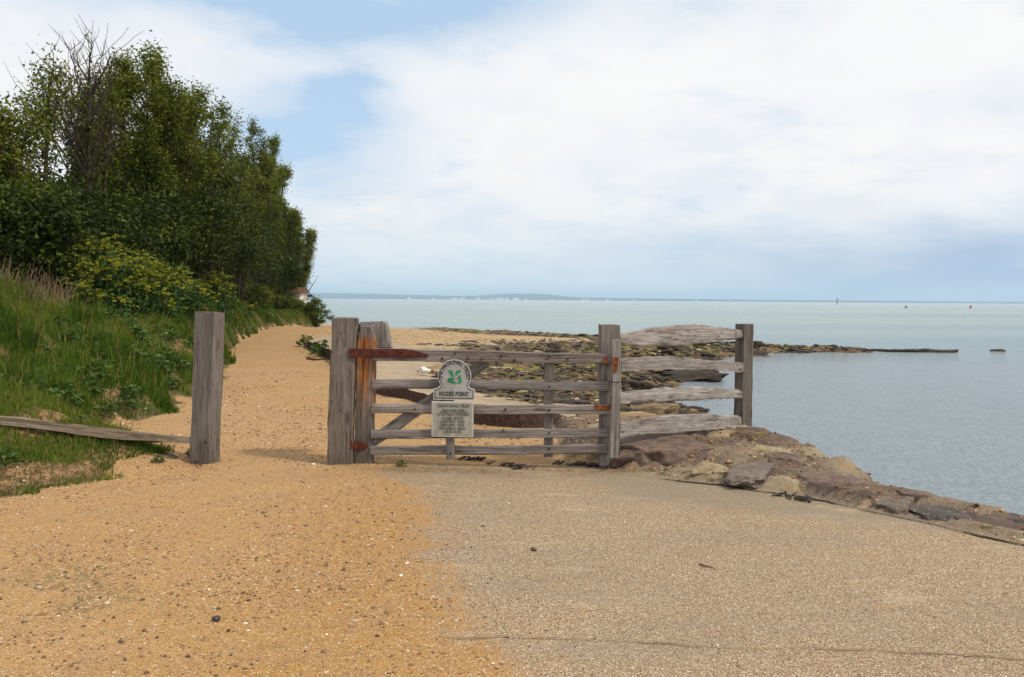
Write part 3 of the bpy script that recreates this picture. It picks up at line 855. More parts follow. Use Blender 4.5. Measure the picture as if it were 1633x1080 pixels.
for (u_, v_) in ((876, 569), (876, 617), (876, 654), (876, 690), (876, 716), (746, 572), (768, 573), (800, 568), (662, 653), (806, 653), (803, 686), (718, 723), (645, 563), (820, 575), (905, 573), (725, 564), (705, 572)):
    bolt(gp(u_, v_, 0.044 if v_ < 580 else (0.052 if u_ == 718 else 0.022)), gate, GN, random.uniform(0.8, 1.2))

# fence right of the gate
P1b = at_y(972, 751, 7.80); P1t = at_y(973.5, 519, 7.82)
P2b = at_y(1184, 697, 9.8); P2t = at_y(1188, 517, 9.82)
fence = empty('post_and_rail_fence', Vector((1.78, 8.8, 0)), 'short fence of four cleft rails between two posts, beside the water', 'fence')
ax = (P1t - P1b).normalized()
o1 = P1t + Vector((0, 0.10, 0)); o0 = P1b + Vector((0, 0.10, 0))
plank('post', o0 - ax * 0.35, o1, 0.178, 0.16, Vector((0.05, -1, 0)), WOODP, fence, wob=0.006, cap=0.008, chip=1.2)
plank('stop_board', gp(979.5, 730, 0.04), gp(982.5, 542, 0.04), 0.078, 0.05, GN, WOOD, fence, wob=0.004, label='pale batten nailed on the post front')
plank('rust_plate', gp(981.5, 570, 0.070), gp(981.0, 594, 0.070), 0.05, 0.006, GN, RUSTO, fence, wob=0.002, prof=lambda t_: (1.1 - 0.5 * t_, 1, 0))
A_ = Acc(); th = np.linspace(0, 2 * np.pi, 25); cc = gp(980.5, 608.5, 0.04)
A_.tube([(cc.x + 0.05 * math.cos(q_), cc.y + 0.04 * math.sin(q_), cc.z + 0.004 * math.cos(q_ * 2)) for q_ in th], 0.005, 6)
link('wire_loop', A_.mesh('wire_loop'), IRON, fence)
ax = (P2t - P2b).normalized()
plank('post', P2b - ax * 0.4, P2t, 0.150, 0.145, Vector((0.50, -1, 0)), WOODP, fence, wob=0.005, cap=0.006)
FN = Vector((0.75, -0.66, 0)).normalized()
rl = [((984, 538.5), (1182, 535), 0.125, lambda t_: (0.78 + 0.85 * math.sin(math.pi * min(1, t_ * 1.02)) ** 1.5, 1, 0.018 * math.sin(math.pi * t_))),
      ((986, 584), (1184, 582.5), 0.135, lambda t_: (0.85 + 0.12 * math.sin(6 * t_), 1, 0.01 * math.sin(5 * t_))),
      ((986, 637), (1184, 627.5), 0.115, lambda t_: (0.85 + 0.30 * math.sin(math.pi * t_) ** 2, 1, 0.028 * max(0, math.sin(math.pi * (t_ - 0.25) / 0.75)))),
      ((984, 684), (1182, 675), 0.135, lambda t_: (0.9 + 0.35 * math.sin(math.pi * t_), 1, 0.035 * math.sin(math.pi * t_)))]
for (l, r_, w_, pf) in rl:
    plank('rail', at_y(*l, 7.9) , at_y(*r_, 9.80), w_, 0.07, FN, WOODR, fence, wob=0.010, prof=pf, chip=1.6)
plank('rust_plate', at_y(1188, 685, 9.70), at_y(1188, 697, 9.70), 0.07, 0.006, Vector((0.5, -1, 0)), RUST, fence, wob=0.002, prof=lambda t_: (0.6 + 0.5 * t_, 1, 0))


# ------------------------------------------------------------------ signs on the gate
def text_mesh(body, size, align='CENTER', off=0.0):
    cu = bpy.data.curves.new('lettering', 'FONT'); cu.body = body; cu.size = size; cu.align_x = align; cu.align_y = 'CENTER'
    cu.extrude = 0.0012; cu.offset = off; cu.resolution_u = 3
    ob = bpy.data.objects.new('lettering_tmp', cu); C.objects.link(ob)
    dg = bpy.context.evaluated_depsgraph_get(); dg.update()
    me = bpy.data.meshes.new_from_object(ob.evaluated_get(dg))
    bpy.data.objects.remove(ob); bpy.data.curves.remove(cu)
    return me


SO = 0.052                                                     # sign face offset in front of the gate plane
SPX = 7.80 / F


def prism(bm, pts, depth, z0=0.0):
    vs = [bm.verts.new((x, y, z0)) for x, y in pts]
    f_ = bm.faces.new(vs)
    if f_.normal.z < 0 or True:
        f_.normal_update()
        if f_.normal.z < 0: f_.normal_flip()
    ex = bmesh.ops.extrude_face_region(bm, geom=[f_])
    for v_ in ex['geom']:
        if isinstance(v_, bmesh.types.BMVert): v_.co.z += depth
    bmesh.ops.recalc_face_normals(bm, faces=bm.faces[:])


SM = Matrix((GD, UP, GN)).transposed().to_4x4()


def sign_frame(u, v):
    m = SM.copy(); m.translation = gp(u, v, SO); return m


def S1(zx, zy):                                                # zoomed sign pixels -> metres about the sign's centre
    u = 686 + zx / 14.59; v = 566 + zy / 14.59
    return ((u - 724.5) * SPX, -(v - 606.5) * SPX)


def omega(grow=0.0):
    pts = []
    cx, cy, r_ = 570, 490, 385 - grow
    bl, br, bt, bb = 80 + grow, 1040 - grow, 790 + grow * 0.9, 1045 - grow
    pts += [S1(bl, bb), S1(br, bb), S1(br, bt)]
    pts += [S1(br - 40, bt), S1(br - 100 + grow * 0.3, bt - 20), S1(br - 138 + grow * 0.2, bt - 60)]
    for a_ in np.linspace(33, -213, 30):
        pts.append(S1(cx + r_ * math.cos(R(a_)), cy + r_ * math.sin(R(a_))))
    pts += [S1(bl + 138 - grow * 0.2, bt - 60), S1(bl + 100 - grow * 0.3, bt - 20), S1(bl + 40, bt), S1(bl, bt)]
    return pts


def pm(name, plist, depth, z0=0.0):
    bm = bmesh.new()
    for pl in plist: prism(bm, pl, depth, z0)
    me = bpy.data.meshes.new(name); bm.to_mesh(me); bm.free(); return me


fr = sign_frame(724.5, 606.5)
sg = empty('place_sign', fr.translation, 'omega-shaped grey sign with green oak leaf emblem, on the gate', 'sign')
link('backing_plate', pm('backing_plate', [omega(-6)], 0.012, 0.0), RIMM, sg, fr)
link('border', pm('border', [omega(24)], 0.0022, 0.0122), INK, sg, fr)
link('face', pm('face', [omega(44)], 0.0022, 0.0146), PLATE, sg, fr)
emb = [[(545, 520), (500, 490), (455, 455), (470, 430), (420, 400), (430, 355), (480, 345), (520, 370), (540, 420), (560, 480), (575, 530)],
       [(595, 490), (588, 430), (605, 390), (640, 350), (690, 345), (722, 365), (700, 400), (668, 430), (640, 462), (612, 492)],
       [(580, 545), (520, 528), (440, 535), (400, 570), (420, 600), (395, 635), (450, 640), (490, 650), (505, 668), (560, 668), (606, 662), (600, 628), (540, 605), (520, 582), (560, 578)],
       [(616, 560), (650, 520), (668, 490), (690, 465), (722, 465), (720, 500), (702, 522), (752, 560), (735, 600), (752, 630), (700, 662), (640, 672), (612, 655), (650, 632), (676, 600), (672, 566), (640, 556)],
       [(562, 666), (582, 666), (580, 722), (568, 722)]]
link('emblem', pm('emblem', [[S1(*q_) for q_ in pl] for pl in emb], 0.0015, 0.017), GREENP, sg, fr)
# curved lettering, one glyph at a time, joined
bmT = bmesh.new()
txt = 'THE NATIONAL TRUST'
adv = {' ': 0.55, 'I': 0.42, 'H': 1.0, 'N': 1.05, 'O': 1.1, 'A': 1.0, 'T': 0.9, 'E': 0.85, 'L': 0.8, 'R': 0.95, 'U': 1.0, 'S': 0.85}
tot = sum(adv[ch] for ch in txt)
a_ = 196.0; span = 212.0; cxy = S1(570, 490); rr = 318 / 14.59 * SPX
for ch in txt:
    half = adv[ch] / tot * span / 2
    a_ -= half
    if ch != ' ':
        me = text_mesh(ch, 0.050, off=0.0008)
        mm = Matrix.Translation((cxy[0] + rr * math.cos(R(a_)), cxy[1] + rr * math.sin(R(a_)), 0.018)) @ Matrix.Rotation(R(a_ - 90), 4, 'Z')
        me.transform(mm); bmT.from_mesh(me); bpy.data.meshes.remove(me)
    a_ -= half
me = bpy.data.meshes.new('arched_lettering'); bmT.to_mesh(me); bmT.free()
link('arched_lettering', me, INK, sg, fr)
me = text_mesh('NODES POINT', 0.056, off=0.0014)
wd = max(v_.co.x for v_ in me.vertices) - min(v_.co.x for v_ in me.vertices)
c_ = S1(560, 912); me.transform(Matrix.Translation((c_[0], c_[1], 0.018)) @ Matrix.Diagonal((0.268 / wd, 1, 1, 1)))
link('lettering', me, INK, sg, fr)

fr2 = sign_frame(721.8, 668.5)
sn = empty('notice_plate', fr2.translation, 'square dull grey notice with faded lines of text, below the omega-shaped sign', 'sign')
me = boxmesh('panel', (67.5 * SPX, 57.5 * SPX, 0.014), 0.002); me.transform(Matrix.Translation((0, 0, 0.007)))
link('panel', me, RIMM, sn, fr2)
me = boxmesh('notice_face', (62.5 * SPX, 52.5 * SPX, 0.002), 0.0005); me.transform(Matrix.Translation((0, 0, 0.0152)))
link('notice_face', me, PLATE2, sn, fr2)
lines = [('THE NATIONAL TRUST', 180, 215, 1075, 0.036), ('LAND IN THE TRUST', 292, 340, 935, 0.027), ('PROPERTY OF THE NATION', 350, 285, 1000, 0.027), ('TO THE CARE OF THE PUBLIC', 410, 200, 1055, 0.027),
         ('PLEASE  AVOID', 502, 345, 910, 0.034), ('LIGHTING  FIRES', 592, 315, 945, 0.034), ('DAMAGING  TREES', 680, 310, 935, 0.034), ('DISTURBING  BIRDS', 775, 280, 955, 0.034), ('OR PLANTS', 862, 390, 850, 0.032)]
for body, zy, x0, x1, sz in lines:
    me = text_mesh(body, sz, off=0.0008)
    xs_ = [v_.co.x for v_ in me.vertices]; wd = max(xs_) - min(xs_)
    tw = (x1 - x0) / 16.36 * SPX
    u = 684 + (x0 + x1) / 2 / 16.36; v = 636 + zy / 16.36
    me.transform(Matrix.Translation(((u - 721.8) * SPX, -(v - 668.5) * SPX, 0.0172)) @ Matrix.Diagonal((tw / wd, 1, 1, 1)))
    link('lettering', me, INK2, sn, fr2)


# ------------------------------------------------------------------ stones and concrete
def rock_mesh(name, size, seed, sub=3, flat=1.0, rough=0.22):
    bm = bmesh.new(); bmesh.ops.create_icosphere(bm, subdivisions=sub, radius=1.0)
    P = np.array([v_.co[:] for v_ in bm.verts])
    r = np.random.default_rng(seed)
    # cut by a few planes for faceted shape
    if flat < 1: P[:, 2] = np.where(P[:, 2] > flat, flat + (P[:, 2] - flat) * 0.12, P[:, 2])
    for _ in range(12):
        n_ = r.normal(size=3); n_[2] *= 0.6; n_ /= np.linalg.norm(n_); d_ = r.uniform(0.50, 0.88)
        over = np.maximum(P @ n_ - d_, 0); P = P - over[:, None] * n_ * 0.97
    o_ = r.uniform(0, 50)
    nn = fbm(P[:, 0] * 1.6 + o_, P[:, 1] * 1.6 + P[:, 2] * 1.1, seed, 4) - 0.5
    n2 = fbm(P[:, 0] * 5 + o_, P[:, 1] * 5 + P[:, 2] * 4, seed + 3, 3) - 0.5
    n3 = fbm(P[:, 0] * 13 + o_, P[:, 1] * 13 + P[:, 2] * 9, seed + 6, 2) - 0.5
    P = P * (1 + rough * 2 * nn + rough * 0.8 * n2 + rough * 0.35 * n3)[:, None]
    P = P * np.array(size) * 0.5
    for v_, p_ in zip(bm.verts, P): v_.co = p_
    for f_ in bm.faces: f_.smooth = True
    me = bpy.data.meshes.new(name); bm.to_mesh(me); bm.free()
    try: me.set_sharp_from_angle(angle=R(50))
    except Exception: pass
    return me


edge_stones = [  # u, v, width px, depth m, height m, z, material, label, rotation
    (1068, 716, 175, 1.15, 0.42, 0.02, STONE, 'broad dark brown boulder mound under the lowest fence rail', 0.2),
    (1020, 720, 62, 0.55, 0.26, 0.05, STONE, 'dark brown stone against the foot of the latch post', 0.5),
    (1128, 741, 50, 0.55, 0.20, 0.02, STONEY, 'pale yellowish stone left of the flat grey stone on the sea edge', 0.1),
    (1195, 746, 90, 0.85, 0.20, 0.0, STONEG, 'flat rounded grey-brown stone bedded in the sea edge', -0.25),
    (1190, 702, 52, 0.5, 0.18, 0.0, STONEB, 'flat tan stone under the outer fence post', 0.0),
    (1213, 716, 46, 0.4, 0.16, 0.02, STONEY, 'small broken ochre stone below the outer fence post', 0.3),
    (1258, 730, 60, 0.5, 0.2, 0.0, STONE, 'brown stone on the outer rim between the fence and the long slab', 0.2),
    (1334, 758, 118, 0.8, 0.24, 0.0, STONE, 'long purplish-brown slab stone on the outer rim of the sea edge', -0.45),
    (1424, 789, 84, 0.6, 0.24, -0.02, STONEG, 'grey-brown block stone with orange lichen corner on the sea edge', -0.4),
    (1456, 779, 52, 0.4, 0.18, -0.02, STONE, 'low brown stone on the water side of the lichened block', -0.2),
    (1497, 807, 84, 0.6, 0.20, -0.02, STONED, 'dark stone speckled white with barnacles on the sea edge', -0.3),
    (1580, 815, 92, 0.5, 0.18, -0.04, STONED, 'dark flat stone nearest the photo edge beside the water', -0.3),
]
for i, (u_, v_, wpx, dp, hh, zz, m_, lab, rz) in enumerate(edge_stones):
    p_ = at_z(u_, v_, 0.09 + zz)
    me = rock_mesh('edge_stone', (wpx / F * p_.y * 1.42, dp * 1.35, hh * 1.3), 300 + i, 5, flat=0.6, rough=0.22)
    o = link('edge_stone', me, m_); o.location = (p_.x, p_.y, max(0.03, gz(p_.x, p_.y)) + zz - hh * 0.27); o.rotation_euler = (random.uniform(-.06, .06), random.uniform(-.06, .06), rz)
    tag(o, lab, 'stone', 'stones bedded in the sea edge')

# rocks of the tidal reef
RM = [rock_mesh('reef_rock', (1, 1, 1), 400 + i, 4, flat=0.5, rough=0.42) for i in range(7)]
for me in RM: me.materials.append(STONEW)
RT = [me.copy() for me in RM[:3]]
for me in RT: me.materials.clear(); me.materials.append(STONEB)


def reef_rock(x, y, z, sx, sy, sz, rz, me, label, grp='rocks of the tidal reef', tilt=0.12):
    o = bpy.data.objects.new('reef_rock', me); C.objects.link(o)
    o.location = (x, y, z); o.scale = (sx, sy, sz); o.rotation_euler = (random.uniform(-tilt, tilt), random.uniform(-tilt, tilt), rz)
    return tag(o, label, 'rock', grp)


named = [  # u,v,wpx,hpx,z label
    (1043, 655, 118, 34, -0.62, 1, 'large flat-topped brown rock by the water, seen between the two lower fence rails'),
    (1072, 621, 20, 14, -0.86, 0, 'small round dark rock in the water above the third fence rail'),
    (1140, 604, 34, 12, -0.86, 0, 'low dark rock in the water nearest the outer fence post'),
    (1120, 598, 130, 22, -0.85, 0, 'long black weedy rock ledge just under the second fence rail'),
    (1020, 615, 80, 28, -0.8, 0, 'dark rock shelf right of the latch post between second and third rail'),
    (1125, 632, 30, 8, -0.9, 0, 'thin dark rock awash beside the third fence rail'),
    (1370, 558, 34, 9, -0.88, 0, 'dark lump at the outer end of the rocky spit')]
for i, (u_, v_, wp, hp, zz, kind, lab) in enumerate(named):
    p_ = at_z(u_, v_ + hp * 0.35, max(zz, SEA))
    m_ = RT[i % 3] if kind else RM[i % 7]
    sx = wp / F * p_.y; sz = hp / F * p_.y * 1.2
    reef_rock(p_.x, p_.y + sx * 0.3, zz + sz * 0.12, sx, sx * random.uniform(0.6, 0.8), sz, random.uniform(-0.3, 0.3), m_, lab, 'named rocks by the fence')
k = 0
r3 = np.random.default_rng(11)
while k < 150:
    y = r3.uniform(13.5, 56); x = r3.uniform(-3, 14)
    ds = sdist(np.array([x]), np.array([y]), SHORE)[0]
    if not (-0.25 < ds < 6.0) or r3.random() > (0.9 if ds < 2.5 else 0.45): continue
    if x / y < 0.02 and ds > 2: continue
    sc = r3.uniform(0.25, 0.95) * (0.6 + y / 50)
    dark = r3.random() < 0.65
    reef_rock(x, y, gz(x, y) + 0.02, sc, sc * r3.uniform(0.5, 0.9), sc * r3.uniform(0.25, 0.42), r3.uniform(0, 6.3), RM[r3.integers(7)] if dark else RT[r3.integers(3)],
              'dark weed-covered rock on the tidal reef' if dark else 'tan bare-topped rock on the tidal reef', 'dark rocks of the tidal reef' if dark else 'tan rocks of the tidal reef')
    k += 1
for i in range(46):                                            # the rocky spit running out to sea
    t_ = i / 45
    x = 8.5 + t_ * 13.2 + r3.uniform(-.3, .3)
    y = np.interp(x, [8, 12, 16, 20, 26], [42, 42.5, 42.8, 42.5, 42.2]) + r3.uniform(-1.2, 1.2) * (1 - t_ * 0.85)
    if 0.70 < t_ < 0.76: continue
    sc = r3.uniform(0.5, 1.25)
    reef_rock(x, y, SEA + 0.02, sc * 1.5, sc * 0.8, sc * 0.22, r3.uniform(-0.4, 0.4), RM[r3.integers(7)], 'dark rock of the low spit running out into the water', 'rocks of the spit')
for u_, v_, wp in ((1405, 559.5, 30), (1430, 560, 34), (1458, 560, 34), (1485, 560.5, 30), (1512, 561, 34), (1592, 560, 20)):
    p_ = at_z(u_, v_, SEA)
    reef_rock(p_.x, p_.y, SEA, wp / F * p_.y * 1.15, 0.8, 0.30, 0, RM[int(u_) % 7], 'low rock awash at the tip of the spit', 'rocks awash at the spit tip')

# raised concrete platform behind the gate
front = [(-6.9, 29.5, 0.16), (-6.35, 26.5, 0.22), (-4.5, 21.2, 0.26), (-2.26, 13.9, 0.24), (-1.38, 12.7, 0.16), (-0.95, 11.5, 0.20), (-0.55, 10.55, 0.24), (0.1, 10.2, 0.25), (0.45, 10.3, 0.20), (0.75, 10.7, 0.06)]
back = [at_z(945, 640, 0.0), at_z(900, 622, 0.05), at_z(790, 592, 0.05), at_z(700, 566, 0.05), at_z(630, 546, 0.05), at_z(545, 531, 0.05)]
fx = []
for i in range(len(front) - 1):                                 # densify with small irregularities
    a_, b_2 = np.array(front[i]), np.array(front[i + 1]); nn = max(2, int(np.linalg.norm((b_2 - a_)[:2]) / 0.22))
    for q_ in range(nn):
        pp = a_ + (b_2 - a_) * q_ / nn; fx.append((pp[0] + random.uniform(-.02, .02), pp[1] + random.uniform(-.03, .03), pp[2] + random.uniform(-.012, .012)))
fx.append(front[-1])
bm = bmesh.new()
top = [bm.verts.new((x, y, z)) for x, y, z in fx] + [bm.verts.new((q_.x, q_.y, gz(q_.x, q_.y) + 0.02)) for q_ in back]
low_ = [bm.verts.new((v_.co.x, v_.co.y, -0.6)) for v_ in top]
bm.faces.new(top)
for i in range(len(top)):
    j = (i + 1) % len(top); bm.faces.new((top[i], low_[i], low_[j], top[j]))
bmesh.ops.recalc_face_normals(bm, faces=bm.faces[:])
bmesh.ops.triangulate(bm, faces=[f_ for f_ in bm.faces if len(f_.verts) > 4])
me = bpy.data.meshes.new('concrete_platform'); bm.to_mesh(me); bm.free()
tag(link('concrete_platform', me, CONC), 'low raised concrete platform with dark edge behind the gate', 'platform')

# joint lines in the apron (recessed tar-filled gap)
TAR = simple('joint_tar', (0.02, 0.016, 0.012), (0.05, 0.038, 0.028), 9, 0.9)
DIRT = simple('joint_dirt', (0.17, 0.085, 0.045), (0.30, 0.18, 0.10), 9, 0.95)


def strip(name, pts, w0, mat_, seed):
    pts = np.array(pts, float)
    seg = np.concatenate([[0], np.cumsum(np.linalg.norm(np.diff(pts, axis=0), axis=1))])
    s_ = np.arange(0, seg[-1], 0.03)
    x = np.interp(s_, seg, pts[:, 0]); y = np.interp(s_, seg, pts[:, 1])
    tx = np.gradient(x); ty = np.gradient(y); l_ = np.hypot(tx, ty); nx_, ny_ = -ty / l_, tx / l_
    wob = (vnoise(s_ * 3, s_ * 0, seed) - 0.5) * 0.05 + (vnoise(s_ * 14, s_ * 0, seed + 1) - 0.5) * 0.02
    wd = w0 * (0.35 + 1.3 * vnoise(s_ * 5, s_ * 0 + 4, seed + 2))
    V = []
    for sg_ in (-1, 1):
        xx = x + nx_ * (wob + sg_ * wd / 2); yy = y + ny_ * (wob + sg_ * wd / 2)
        V.append(np.stack([xx, yy, terrain(xx, yy) + 0.008], 1))
    n_ = len(s_); V = np.concatenate(V); i_ = np.arange(n_ - 1)
    return link(name, npmesh(name, V, np.stack([i_, i_ + 1, i_ + 1 + n_, i_ + n_], 1)), mat_)


tag(strip('joint_line', [(x - 0.05, y) for x, y in CRACK[:7]], 0.026, TAR, 71), kind='structure')
tag(strip('joint_line', [tuple(at_z(u_, v_, 0)[:2]) for u_, v_ in ((700, 1018), (900, 1022), (1150, 1032), (1400, 1040), (1700, 1052))], 0.007, DIRT, 75), kind='structure')

# loose objects on the ground
p_ = at_z(676, 592, 0.15)
o = link('white_stone', rock_mesh('white_stone', (0.30, 0.26, 0.14), 501, 3), PALE); o.location = (p_.x, p_.y, 0.17)
tag(o, 'bright white stone lying on the concrete platform behind the gate', 'stone')
p_ = at_z(851, 879, 0)
o = link('pebble', rock_mesh('pebble', (0.05, 0.04, 0.032), 502, 2), STONE); o.location = (p_.x, p_.y, gz(p_.x, p_.y) + 0.01)
tag(o, 'single brown pebble on the pale apron in front of the gate', 'pebble')
p_ = at_z(345, 989, 0)
o = link('pebble', rock_mesh('pebble', (0.055, 0.045, 0.035), 503, 2), STONED); o.location = (p_.x, p_.y, gz(p_.x, p_.y) + 0.012)
tag(o, 'dark purplish pebble on the orange gravel in the foreground', 'pebble')


def twig(name, pts, rad, mat_, label, cat):
    A_ = Acc(); pts = np.array(pts); A_.tube(pts, np.linspace(rad, rad * 0.4, len(pts)), 6)
    return tag(link(name, A_.mesh(name), mat_), label, cat)


def gpts(uv, dz=0.01):
    out = []
    for u_, v_ in uv:
        q_ = at_z(u_, v_, 0.0); out.append((q_.x, q_.y, gz(q_.x, q_.y) + dz))
    return out


twig('twig', gpts([(1116, 903), (1124, 906), (1132, 907), (1142, 911)]), 0.006, TWIG, 'short dark twig lying on the pale apron', 'twig')
twig('twig', gpts([(298, 731), (306, 736), (313, 741), (321, 749)], 0.03), 0.014, RUST, 'reddish-brown root stub at the foot of the lone post', 'twig')
twig('stick', gpts([(490, 573), (503, 575), (515, 574), (540, 573)], 0.03), 0.035, TWIG, 'dark driftwood stick on the path behind the hanging post', 'stick')


def kelp(uv, label, n_=26, spread=0.10, seed=1):
    r = np.random.default_rng(seed); A_ = Acc()
    P = np.array(gpts(uv, 0.012))
    for i in range(n_):
        c = P[r.integers(len(P))] + np.array([r.normal() * spread, r.normal() * spread * 0.6, 0])
        a_ = r.uniform(-1.4, 1.4); L_ = r.uniform(0.03, 0.12)
        pts = [c + np.array([math.cos(a_ + q_ * 0.5) * L_ * q_, math.sin(a_ + q_ * 0.5) * L_ * q_, 0.012 * math.sin(q_ * 3) + r.uniform(0, 0.012)]) for q_ in np.linspace(-0.5, 0.5, 5)]
        A_.tube(pts, r.uniform(0.003, 0.008), 5)
    return tag(link('seaweed_clump', A_.mesh('seaweed_clump'), WEEDK), label, 'seaweed')


kelp([(1250, 792), (1262, 796), (1275, 798), (1284, 800)], 'black dried seaweed clump on the apron by the joint line', 22, 0.04, 2)
kelp([(742, 733), (752, 734), (765, 735)], 'small strand of dark seaweed under the gate beside the sign upright', 26, 0.04, 3)
kelp([(790, 740), (805, 743), (820, 745), (832, 747)], 'longer strand of dark seaweed under the middle of the lowest gate rail', 34, 0.045, 5)
kelp([(890, 740), (925, 742), (945, 744)], 'dark seaweed heap at the foot of the head stile', 36, 0.05, 4)

# small hut behind the trees
hut = empty('hut', Vector((-15.3, 60.0, 0)), 'small cream-walled hut with brown roof at the end of the trees', 'hut')
me = boxmesh('wall', (1.6, 1.8, 2.0), 0.02); link('wall', me, WHITEP, hut, Matrix.Translation((-15.45, 60.0, 0.9)))
bm = bmesh.new()
vs = [bm.verts.new(c) for c in [(-1.0, -1.15, 0), (1.0, -1.15, 0), (1.0, 1.15, 0), (-1.0, 1.15, 0), (-1.0, 0, 0.4), (1.0, 0, 0.4)]]
for f_ in ((0, 1, 5, 4), (2, 3, 4, 5), (1, 2, 5), (3, 0, 4), (3, 2, 1, 0)): bm.faces.new([vs[i] for i in f_])
me = bpy.data.meshes.new('roof'); bm.to_mesh(me); bm.free()
link('roof', me, BROWNR, hut, Matrix.Translation((-15.45, 60.0, 1.902)))


# ------------------------------------------------------------------ vegetation
def leaves(name, Cn, size, tint, seed, asp=0.55, up=0.35, droop=0.0):
    r = np.random.default_rng(seed); n_ = len(Cn)
    nrm = r.normal(size=(n_, 3)); nrm[:, 2] = np.abs(nrm[:, 2]) + up; nrm /= np.linalg.norm(nrm, axis=1)[:, None]
    a = np.cross(nrm, r.normal(size=(n_, 3))); a /= np.linalg.norm(a, axis=1)[:, None] + 1e-9
    a[:, 2] -= droop
    b = np.cross(nrm, a)
    s_ = np.broadcast_to(size, (n_,))[:, None] * r.uniform(0.65, 1.3, (n_, 1))
    fold = nrm * s_ * 0.18
    V = np.stack([Cn - a * s_, Cn + b * s_ * asp - fold * 0 + fold, Cn + a * s_, Cn - b * s_ * asp + fold], 1).reshape(-1, 3)
    base = np.arange(n_)[:, None] * 4
    T = np.concatenate([base + np.array([[0, 1, 2]]), base + np.array([[0, 2, 3]])])
    return npmesh(name, V, T, {'tint': np.repeat(np.clip(tint, 0, 1), 4)}, smooth=False)


def branch(p0, d0, L, n_, r, up=0.15, wob=0.12):
    pts = [np.array(p0, float)]; d = np.array(d0, float); d /= np.linalg.norm(d)
    for i in range(n_):
        d = d + r.normal(size=3) * wob + np.array([0, 0, up]); d /= np.linalg.norm(d)
        pts.append(pts[-1] + d * L / n_)
    return np.array(pts)


def make_tree(name, x, y, H, W, style, seed, label):
    r = np.random.default_rng(seed)
    z0 = gz(x, y) - 0.1
    root = empty(name, Vector((x, y, z0)), label, 'tree', 'trees on the bank')
    par = dict(leafy=(54, 0.15, 7, 1.35, 0.3), airy=(26, 0.38, 5, 0.85, 0.25), bare=(64, 0.34, 8, 0.02, 0.5), ivy=(34, 0.2, 5, 1.1, 1.3), twiggy=(46, 0.2, 6, 0.75, 0.5), dense=(60, 0.04, 6, 2.6, 0.0))[style]
    nl, t0, ntw, dens, ivy = par
    A_ = Acc(); LC = []; LT = []
    lean = r.normal(size=2) * 0.035
    trunk = branch((x, y, z0), (lean[0], lean[1], 1), H * 0.97, 12, r, 0.12, 0.035)
    A_.tube(trunk, np.linspace(0.05 + 0.012 * H, 0.012, len(trunk)), 8)
    if style in ('leafy', 'ivy', 'twiggy', 'dense'):            # several stems from the base
        for q_ in range(4):
            az_ = r.uniform(0, 6.28); d = (math.cos(az_) * 0.16, math.sin(az_) * 0.16, 1)
            st2 = branch((x + math.cos(az_) * 0.2, y + math.sin(az_) * 0.2, z0), d, H * r.uniform(0.75, 0.93), 11, r, 0.10, 0.05)
            A_.tube(st2, np.linspace(0.07, 0.010, len(st2)), 6)
            trunk = np.concatenate([trunk, st2[3:]])
    tips = []
    for i in range(nl):
        f_ = r.uniform(t0, 0.98)
        j = r.integers(0, len(trunk)); b0_ = trunk[j]
        hf = (b0_[2] - z0) / H
        if hf < t0: continue
        az_ = r.uniform(0, 6.28)
        spread = r.uniform(0.25, 0.6) if style != 'bare' else 0.7
        L = W * (1.15 - 0.75 * hf) * r.uniform(0.6, 1.15) * (1.35 if style == 'bare' else 1.0)
        pts = branch(b0_, (math.cos(az_) * spread, math.sin(az_) * spread, 0.75), L, 6, r, 0.14, 0.10)
        A_.tube(pts, np.linspace(0.028, 0.006, len(pts)), 5)
        for q_ in range(ntw):
            k_ = r.integers(2, len(pts))
            az2 = r.uniform(0, 6.28)
            tw = branch(pts[k_], (math.cos(az2), math.sin(az2), 0.9), L * r.uniform(0.25, 0.55), 4, r, 0.12, 0.15)
            A_.tube(tw, np.linspace(0.011, 0.004, len(tw)), 3)
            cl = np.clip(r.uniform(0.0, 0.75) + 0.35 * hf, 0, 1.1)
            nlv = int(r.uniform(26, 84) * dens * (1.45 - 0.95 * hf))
            if nlv > 0:
                tt_ = r.uniform(0.1, 1.05, nlv) * (len(tw) - 1); i0 = np.clip(tt_.astype(int), 0, len(tw) - 2); fr_ = (tt_ - i0)[:, None]
                base = tw[i0] * (1 - fr_) + tw[i0 + 1] * fr_
                LC.append(base + r.normal(size=(nlv, 3)) * (0.13 if style != 'dense' else 0.2))
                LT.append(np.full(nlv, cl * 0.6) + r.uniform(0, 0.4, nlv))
    if ivy:
        nlv = int(2600 * ivy)
        j = r.integers(1, max(2, int(len(trunk) * 0.9)), nlv)
        base = trunk[j] + (trunk[j - 1] - trunk[j]) * r.random((nlv, 1)) * (np.linalg.norm(trunk[j] - trunk[j - 1], axis=1) < 1.5)[:, None]
        LC.append(base + r.normal(size=(nlv, 3)) * np.array([0.16, 0.16, 0.2])); LT.append(r.uniform(0.0, 0.45, nlv))
    link('trunk', A_.mesh('trunk'), BARK, root)
    if LC:
        LC = np.concatenate(LC); LT = np.concatenate(LT)
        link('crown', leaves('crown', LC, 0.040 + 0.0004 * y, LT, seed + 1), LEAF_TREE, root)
    return root


